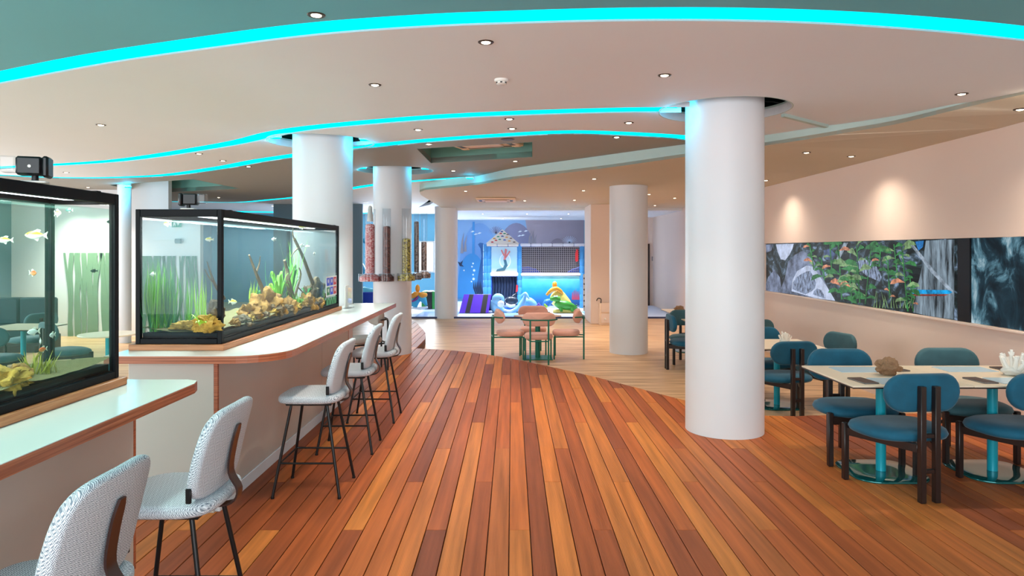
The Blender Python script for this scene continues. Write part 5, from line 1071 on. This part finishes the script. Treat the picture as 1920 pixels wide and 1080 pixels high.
# folded purple mat
pm = thing('wedge_mat', 'purple and black folding mat set up as a tent', 'mat', (0, 0, 0)); A = at(861, 585.5, 20.0); B = at(916, 585.5, 20.0); zf_ = ZL+0.05
A.z = B.z = zf_; C = at(870, 553, 20.35); D = at(921, 553, 20.35); E = Vector((A.x+0.15, 20.75, zf_)); G = Vector((B.x+0.28, 20.75, zf_))
pur = mk((84, 40, 190), rough=0.35); pbk = mk((30, 26, 32), rough=0.4); dpu = mk((52, 26, 130), rough=0.4)
def quadpanel(p, q, r_, s_, name, m, th=0.03):
    n_ = (q-p).cross(s_-p).normalized()*th; MB().add([p, q, r_, s_, p+n_, q+n_, r_+n_, s_+n_], [(3, 2, 1, 0), (4, 5, 6, 7), (0, 1, 5, 4), (1, 2, 6, 5), (2, 3, 7, 6), (3, 0, 4, 7)]).build(name, m, pm, False)
for u0, u1, m in ((0, 0.2, pur), (0.2, 0.36, pbk), (0.36, 0.72, pur), (0.72, 0.9, pbk), (0.9, 1, pur)): quadpanel(A.lerp(B, u0), A.lerp(B, u1), C.lerp(D, u1), C.lerp(D, u0), 'mat_panel', m)
quadpanel(G, E, C, D, 'mat_panel', dpu)
# rocking toys
def toy(name, label, cat='rocking toy'): return thing(name, label, cat, (0, 0, 0), 0, 'foam rocking toys on the play floor')
def body(parent, name, pts, rs, m, Y, flat_=1.0, n=12):
    P = catmull([at(x, y, Y+dy) for x, y, dy in pts], 4); k = len(P); R_ = []
    for i in range(k): u = i/(k-1)*(len(rs)-1); j = min(int(u), len(rs)-2); R_.append(rs[j]+(rs[j+1]-rs[j])*(u-j))
    return MB().tube(P, R_, n).build(name, m, parent, True, 80)
lb = mk((140, 196, 236), rough=0.35); wt = mk((236, 240, 246), rough=0.35); orc = mk((38, 46, 62), rough=0.3); blu = mk((50, 120, 215), rough=0.35)
w1 = toy('whale_rocker', 'pale blue whale rocking toy with upturned tail')
body(w1, 'body', [(926, 562, 0), (929, 575, 0), (942, 586, 0), (958, 587, 0), (972, 580, 0), (981, 566, 0), (984, 554, 0)], [0.10, 0.17, 0.14, 0.10, 0.11, 0.09, 0.03], lb, 20.3)
rock(MB(), at(934, 562, 20.25), 0.19, (1, 0.7, 1.0), 0.0, 1, 3).build('head', lb, w1); rock(MB(), at(939, 570, 20.12), 0.12, (0.9, 0.6, 0.9), 0, 1, 2).build('cheek_patch', wt, w1); body(w1, 'tail_fin', [(976, 556, 0.1), (985, 551, 0), (992, 560, -0.1)], [0.02, 0.06, 0.02], lb, 20.3)
rock(MB(), at(938, 562, 20.1), 0.018, amp=0, sub=1).build('eye', M['eye'], w1); body(w1, 'belly_stripe', [(945, 581, -0.14), (955, 584, -0.14), (966, 579, -0.14)], [0.03, 0.05, 0.02], wt, 20.3)
w2 = toy('orca_rocker', 'black and white orca toy behind the pale blue whale'); rock(MB(), at(959, 564, 20.75), 0.17, (1.2, 0.8, 0.85), 0, 2, 3).build('body', orc, w2); body(w2, 'white_patch', [(949, 570, -0.1), (957, 574, -0.12), (966, 572, -0.1)], [0.03, 0.05, 0.03], wt, 20.7); body(w2, 'fin', [(962, 556, 0), (968, 550, 0)], [0.05, 0.012], orc, 20.75); body(w2, 'base', [(945, 578, 0), (960, 580, 0), (975, 578, 0)], [0.04, 0.05, 0.04], blu, 20.75)
w3 = toy('dolphin_rocker', 'light blue dolphin toy in front of the deep sea print'); body(w3, 'body', [(978, 572, 0), (990, 566, 0), (1000, 572, 0), (1008, 580, 0)], [0.04, 0.15, 0.13, 0.03], lb, 20.6); body(w3, 'dorsal_fin', [(985, 560, 0), (983, 550, 0)], [0.06, 0.015], lb, 20.6); body(w3, 'side_band', [(992, 575, -0.13), (1002, 578, -0.12)], [0.03, 0.03], blu, 20.6)
w4 = toy('fish_rocker', 'blue and yellow fish toy left of the crocodile'); body(w4, 'body', [(1018, 578, 0), (1026, 568, 0), (1036, 562, 0)], [0.05, 0.13, 0.05], blu, 20.5); body(w4, 'stripe', [(1020, 570, -0.1), (1026, 576, -0.12)], [0.03, 0.04], mk((150, 190, 70)), 20.5); body(w4, 'tail', [(1014, 575, 0), (1008, 570, 0)], [0.03, 0.06], mk((110, 80, 170)), 20.5)
yl = mk((232, 214, 120), rough=0.4); og = mk((230, 150, 40), rough=0.4); gn = mk((70, 160, 60), rough=0.35)
w5 = toy('seal_rocker', 'pale yellow toy animal with an orange hat behind the crocodile'); rock(MB(), at(1047, 560, 21.0), 0.26, (1.0, 0.7, 1.0), 0, 3, 3).build('body', yl, w5); body(w5, 'hat_brim', [(1025, 553, -0.1), (1033, 545, -0.15), (1042, 541, -0.15), (1051, 546, -0.12), (1055, 552, -0.1)], [0.04, 0.06, 0.07, 0.06, 0.03], og, 21.0); rock(MB(), at(1040, 534, 20.95), 0.085, (0.9, 0.9, 1.3), 0, 3, 2).build('hat_top', og, w5); body(w5, 'back', [(1052, 560, 0), (1064, 570, 0), (1072, 578, 0)], [0.2, 0.14, 0.06], yl, 21.0)
w6 = toy('crocodile_rocker', 'green crocodile rocking toy with yellow base'); body(w6, 'body', [(1042, 566, 0), (1050, 571, 0), (1062, 573, 0), (1074, 576, 0), (1086, 583, 0)], [0.09, 0.13, 0.14, 0.10, 0.02], gn, 20.2); body(w6, 'head', [(1048, 562, 0), (1040, 560, -0.05), (1032, 561, -0.1)], [0.10, 0.08, 0.05], gn, 20.2); body(w6, 'base', [(1037, 584, 0), (1055, 583, 0), (1086, 584.5, 0)], [0.05, 0.07, 0.03], yl, 20.2)
for x in (1052, 1072): body(w6, 'leg', [(x, 577, -0.1), (x+1, 584, -0.14)], [0.05, 0.04], gn, 20.2)
for k in range(6): rock(MB(), at(1051+k*6, 564.5+k*1.6, 20.2), 0.03, amp=0, sub=1).build('back_bump', mk((40, 110, 50)), w6)
for sx in (0, 4): rock(MB(), at(1040+sx, 555.5, 20.1), 0.03, amp=0, sub=1).build('eye', wt, w6)
w7 = toy('bow_rocker', 'blue rocking toy with orange bow left of the distant column'); body(w7, 'body', [(776, 575, 0), (780, 562, 0), (787, 557, 0), (794, 562, 0), (800, 573, 0)], [0.10, 0.14, 0.12, 0.10, 0.03], mk((70, 170, 205)), 20.4); body(w7, 'bow', [(772, 556, 0), (779, 552, -0.1), (785, 551, -0.1), (792, 553, -0.1), (799, 553, 0)], [0.07, 0.09, 0.05, 0.09, 0.06], og, 20.3); rock(MB(), at(783, 541, 20.3), 0.09, (0.8, 0.8, 1.4), 0, 1, 2).build('bow_knot', og, w7); body(w7, 'collar', [(773, 565, -0.1), (780, 561, -0.14), (784, 556, -0.14)], [0.03, 0.04, 0.03], mk((130, 50, 120)), 20.3); body(w7, 'rocker_base', [(772, 577.5, 0), (788, 578, 0), (802, 576, 0)], [0.03, 0.05, 0.03], wt, 20.4)
gb = thing('foam_block', 'green foam block with black band left of the distant column', 'foam block', (0, 0, 0)); a, b = at(790, 566, 21.5), at(830, 547, 21.5); a.z = ZL+0.036
for u0, u1, m in ((0, 0.25, mk((50, 150, 70))), (0.25, 0.5, pbk), (0.5, 1, mk((50, 150, 70)))): MB().cbox((a.x+(b.x-a.x)*u0, 21.5, a.z), (a.x+(b.x-a.x)*u1, 22.3, b.z), 0.015).build('section', m, gb)
# window of the far wall
wi = thing('window_1', 'bright window in the far wall left of the distant column', 'window', (0, 0, 0), kind='structure'); a, b = at(787, 508, YB-0.02), at(812, 455, YB-0.02)
MB().box((a.x, YB-0.012, a.z), (b.x, YB-0.004, b.z)).build('pane', M['daypane'], wi, False)
for q in ((a.x-0.06, a.z-0.06, b.x+0.06, a.z), (a.x-0.06, b.z, b.x+0.06, b.z+0.06), (a.x-0.06, a.z, a.x, b.z), (b.x, a.z, b.x+0.06, b.z)): MB().cbox((q[0], YB-0.05, q[1]), (q[2], YB-0.001, q[3]), 0.005).build('frame_bar', M['plastic_white'], wi)
# slide tower glimpsed between the columns
tw = thing('slide_tower', 'blue play tower with turquoise tube slide between two columns', 'slide tower', (0, 0, 0)); tq = mk((40, 160, 200), rough=0.3)
for px in (661, 668): c = at(px, 500, 21.5); MB().tube([(c.x, 21.5, ZL+0.036), (c.x, 21.5, 2.7)], 0.05, 10).build('post', PN, tw)
for k, z in enumerate((0.5, 1.2, 1.6, 2.0, 2.4)): c = at(655, 0, 21.5); MB().cbox((c.x, 21.4, z), (c.x+0.28, 21.6, z+0.08), 0.01).build('platform_bar', PN if k % 2 else PBd, tw)
body(tw, 'slide_tube', [(660, 434, 0), (670, 445, 0), (684, 452, 0), (694, 460, 0)], [0.07, 0.07, 0.07, 0.07], tq, 21.3); body(tw, 'slide_tube', [(660, 472, 0), (670, 490, 0), (678, 505, 0), (683, 518, 0)], [0.13, 0.13, 0.12, 0.12], tq, 21.2)
po = thing('ball_pool', 'glowing turquoise and blue ball pool behind the bar end', 'ball pool', (0, 0, 0)); a, b = at(655, 566, 20.5), at(702, 548, 20.5); MB().cbox((a.x, 20.5, ZL+0.036), (b.x, 21.2, b.z), 0.02).build('rim', PBd, po); rock(MB(), ((a.x+b.x)/2, 20.85, b.z-0.05), 0.3, (1.1, 0.9, 0.6), 0.2, 3, 3).build('balls', mk((110, 205, 225)), po)
# ================================================================== FOOD TUBES ON THE COLUMN
def pellets(name, a, b):
    m, nt, bs = new_mat(name); tc = nt.nodes.new('ShaderNodeTexCoord'); v = nt.nodes.new('ShaderNodeTexVoronoi'); v.inputs['Scale'].default_value = 55; nt.links.new(tc.outputs['Object'], v.inputs['Vector'])
    cr = nt.nodes.new('ShaderNodeValToRGB'); cr.color_ramp.elements[0].color = s2l(a)+(1,); cr.color_ramp.elements[1].color = s2l(b)+(1,); cr.color_ramp.elements[0].position = 0.25; cr.color_ramp.elements[1].position = 0.75
    sp = nt.nodes.new('ShaderNodeSeparateColor'); nt.links.new(v.outputs['Color'], sp.inputs[0]); nt.links.new(sp.outputs[0], cr.inputs[0]); nt.links.new(cr.outputs[0], bs.inputs['Base Color']); bs.inputs['Roughness'].default_value = 0.6
    bp = nt.nodes.new('ShaderNodeBump'); bp.inputs['Strength'].default_value = 0.6; bp.inputs['Distance'].default_value = 0.01; nt.links.new(v.outputs['Distance'], bp.inputs['Height']); nt.links.new(bp.outputs[0], bs.inputs['Normal']); return m
def food_tube(px, Y, ty, fy, by, rt, rd, m, label, cap=False):
    top = at(px, ty, Y); z1 = top.z; z0 = at(px, by, Y).z; zf2 = at(px, fy, Y).z; r = thing('food_dispenser', label, 'dispenser', (top.x, Y, z0), 0, 'clear food tubes around the column')
    MB().lathe([(rt, 0.12), (rt, z1-z0), (rt-0.004, z1-z0), (rt-0.004, 0.12)], 24, caps=False).build('tube', M['acrylic'], r)
    MB().lathe([(0.0005, 0.13), (rt*0.86, 0.13), (rt*0.86, zf2-z0), (rt*0.7, zf2-z0+0.02), (0.0005, zf2-z0+0.03)], 20, caps=False).build('filling', m, r)
    MB().lathe([(0.0005, 0), (rd, 0), (rd, 0.125), (rd-0.005, 0.125), (rd-0.005, 0.006), (0.0005, 0.006)], 28, caps=False).build('dish', M['acrylic'], r)
    MB().lathe([(0.0005, 0.008), (rd*0.92, 0.008), (rd*0.92, 0.075), (rt, 0.118), (0.0005, 0.12)], 24, caps=False).build('dish_filling', m, r)
    MB().cbox((-rt*0.4, rt*0.6, 0.5), (rt*0.4, rt*0.6+0.18, 0.53), 0.004).build('bracket', M['acrylic'], r)
    if cap: MB().lathe([(rt*0.6, z1-z0-0.2), (rt*0.42, z1-z0+0.02), (rt*0.25, z1-z0+0.05), (0.0005, z1-z0+0.055)], 20, caps=False).build('funnel', M['plastic_white'], r)
food_tube(694, 10.96, 392, 423, 528, 0.085, 0.185, pellets('pink_pellets', (214, 90, 92), (246, 190, 186)), 'clear food tube filled with pink pellets', True); food_tube(725, 10.95, 391, 427, 528, 0.068, 0.125, pellets('brown_pellets', (72, 32, 28), (140, 74, 60)), 'clear food tube filled with dark red brown pellets')
food_tube(762, 11.0, 391, 450, 527, 0.075, 0.15, pellets('yellow_pellets', (104, 84, 30), (208, 184, 70)), 'clear food tube filled with yellow green pellets'); food_tube(781, 11.25, 391, 418, 525, 0.045, 0.09, pellets('grey_sticks', (92, 74, 70), (150, 132, 124)), 'narrow clear food tube filled with grey brown sticks'); food_tube(795, 11.55, 393, 456, 522, 0.055, 0.12, pellets('brown_flakes', (110, 84, 74), (176, 146, 134)), 'rightmost clear food tube with grey brown flakes')
# ================================================================== FAR LEFT, SEEN THROUGH THE TANKS
dk = {'a': mk((112, 140, 112)), 'b': mk((70, 118, 92))}
def trunks(x0, x1, n_, top, bot, m, label, seed):
    rg = random.Random(seed); r = thing('tree_decal', label, 'wall decal', (0, 0, 0), 0, 'tree trunk wall decals')
    for i in range(n_):
        xa = x0+(x1-x0)*(i+0.5)/n_+rg.uniform(-1.5, 1.5); w_ = (x1-x0)/n_*rg.uniform(0.28, 0.48); xb = xa+rg.uniform(-5, 5); xc = xb+rg.uniform(-4, 4)
        yb = top+(bot-top)*rg.uniform(0.3, 0.55); P = catmull([(xa, top), (xb, yb), (xc, bot)], 5); L_ = [(p.x-w_*(0.7+0.5*abs(math.sin(k*0.5+i))), p.y) for k, p in enumerate(P)]; R_ = [(p.x+w_*(0.7+0.5*abs(math.cos(k*0.6+i))), p.y) for k, p in enumerate(P)]
        flat(L_+list(reversed(R_)), 14.975+0.001*(i % 3), 0.004, 'trunk', m, r)
        if i % 2 == 0: e = xa+rg.choice((-1, 1))*(x1-x0)/n_*1.1; flat([(xb-w_*0.5, yb+12), (xb+w_*0.5, yb+12), (e+w_*0.45, top), (e-w_*0.45, top)], 14.972, 0.004, 'branch', m, r)
trunks(128, 219, 8, 474, 640, dk['a'], 'grey green tree trunk decal seen through the left aquarium', 3); trunks(259, 330, 8, 480, 625, dk['b'], 'dark green tree trunk decal seen through the planted aquarium', 6); trunks(341, 369, 5, 480, 625, dk['b'], 'narrow green tree trunk decal right of the pale gap', 8)
ex = thing('exit_sign', 'green emergency exit sign seen through the planted aquarium', 'sign', (0, 0, 0)); a, b = at(322, 426, 14.9), at(338, 410, 14.9); gsn = glow('exit_sign_green', (10, 130, 90), 0.8)
MB().cbox((a.x, 14.9, a.z), (b.x, 14.96, b.z), 0.004).build('box', gsn, ex)
flat([(324, 423), (325, 418), (327, 416), (329, 419), (328.5, 424), (327, 420.5), (325.5, 424)], 14.892, 0.006, 'running_figure', M['plastic_white'], ex); flat([(327+0.9*math.cos(k), 414+0.9*math.sin(k)) for k in range(6)], 14.892, 0.006, 'figure_head', M['plastic_white'], ex); flat([(333, 413), (337, 418), (333, 423), (333, 419.5), (331, 419.5), (331, 416.5), (333, 416.5)], 14.892, 0.006, 'arrow', M['plastic_white'], ex)
dp = thing('door_closer', 'grey box with a thin arm on the partition below the exit sign', 'door closer', (0, 0, 0)); a, b = at(327, 456.5, 14.9), at(338, 447.5, 14.9); MB().cbox((a.x, 14.9, a.z), (b.x, 14.98, b.z), 0.01).build('body', mk((96, 112, 120)), dp); a, b = at(286, 452.2, 14.92), at(327, 450.8, 14.92); MB().cbox((a.x, 14.91, a.z), (b.x, 14.93, b.z), 0.002).build('arm', M['plastic_white'], dp)
for px_, lab_ in ((118, 'added downlight brightening the partition above the left aquarium post'), (165, 'added downlight brightening the partition above the grey green tree decal')): downlight(px_, 351, HC, lab_, G1, 5.0)  # both lamps added out of sight, only to brighten the partition
downlight(275, 374, HB+0.145, 'downlight washing the partition wall between the aquariums', G1, 1.6)
for lab, x, y, rz in (('grey velvet chair behind the left aquarium, facing the window side', -7.6, 11.1, 1.2), ('grey velvet chair behind the left aquarium, nearest its back corner', -6.6, 9.6, -0.6), ('grey velvet chair behind the left aquarium, at the picture edge', -6.9, 8.9, 0.3)): ch(x, y, ZL, rz, lab, True)
bq = thing('banquette', 'dark teal banquette far behind the left aquarium', 'sofa', (-9.75, 12.9, ZL)); bqm = mat('banquette_dark_teal', (28, 52, 60), 0.85, var=0.2, scale=6)
for k in range(3):
    x = -0.95+k*0.64; MB().cbox((x, -0.38, 0.28), (x+0.62, 0.25, 0.46), 0.03).build('seat_cushion', bqm, bq); MB().cbox((x, 0.14, 0.47), (x+0.62, 0.36, 0.98), 0.03).build('back_cushion', bqm, bq)
MB().cbox((-0.96, -0.34, 0.0), (0.98, 0.38, 0.275), 0.01).build('plinth', M['darkwood'], bq)
r = thing('round_table', 'round table glimpsed through the left aquarium before the tree decal', 'table', (-5.5, 9.3, ZL)); MB().lathe([(0.0005, 0.73), (0.36, 0.73), (0.365, 0.74), (0.36, 0.75), (0.0005, 0.75)], 36, caps=False).build('tabletop', M['tabletop'], r); MB().lathe([(0.035, 0.015), (0.035, 0.73)], 16).build('pedestal', M['tpost'], r); MB().lathe([(0.0005, 0), (0.24, 0), (0.24, 0.012), (0.0005, 0.015)], 28, caps=False).build('base_plate', M['tplate'], r)
table(-7.3, 10.2, ZL, 'square table behind the left aquarium', 0.8, 'tables behind the aquariums')
# grey chair beyond the bar end
pg = copy_tree(pk); pg['label'] = 'grey upholstered chair with dark frame beyond the end of the bar'; pg['group'] = 'chairs beyond the bar end'; pg.location = (-2.12, 9.75, 0.0); pg.rotation_euler = (0, 0, PI/2+0.5)
gf = mat('chair_taupe_fabric', (168, 156, 148), 0.85, var=0.08)
for c in pg.children:
    c.data = c.data.copy(); c.data.materials[0] = gf if c.name.startswith(('seat', 'backrest')) else M['black']
# dispenser cabinet and tap at the pier
cb = thing('dispenser_cabinet', 'small cream cabinet standing against the blush pier', 'cabinet', (0, 0, 0)); a, b = at(1123, 606, 17.4), at(1142, 568, 17.4); a.z = ZL
MB().cbox((a.x, 17.2, a.z), (b.x+0.05, 17.49, b.z), 0.01).build('body', M['ac'], cb)
for k in range(2): zc = a.z+0.06+k*0.27; MB().cbox((a.x+0.03, 17.185, zc), (b.x+0.02, 17.198, zc+0.23), 0.004).build('door', M['wall_pink'], cb)
MB().lathe([(0.0005, 0), (0.025, 0), (0.02, 0.02), (0.0005, 0.022)], 12, caps=False).xf(Matrix.Translation(((a.x+b.x)/2, 17.185, a.z+0.16)) @ Matrix.Rotation(PI/2, 4, 'X')).build('knob', M['plastic_white'], cb); MB().tube(catmull([(a.x+0.05, 17.4, b.z), (a.x+0.05, 17.4, b.z+0.1), (a.x-0.03, 17.35, b.z+0.12), (a.x-0.07, 17.32, b.z+0.06)], 4), 0.012, 8).build('tap', M['black'], cb)
dr = thing('door_1', 'dark narrow door edge right of the laminate floor column', 'door', (0, 0, 0), kind='structure'); a, b = at(1212, 574, 22.95), at(1218, 457, 22.95); MB().cbox((a.x, 22.93, ZL+0.035), (b.x, 22.995, b.z), 0.004).build('leaf', M['darkwood'], dr)
kb = thing('wall_switch', 'small grey key switch on the end wall', 'switch', (0, 0, 0)); a, b = at(1222, 489, 22.97), at(1228, 481, 22.97); MB().cbox((a.x, 22.96, a.z), (b.x, 22.998, b.z), 0.004).build('plate', mk((150, 138, 136)), kb); MB().cbox((a.x+0.03, 22.95, a.z+0.04), (b.x-0.03, 22.96, b.z-0.04), 0.002).build('rocker', M['plastic_white'], kb)
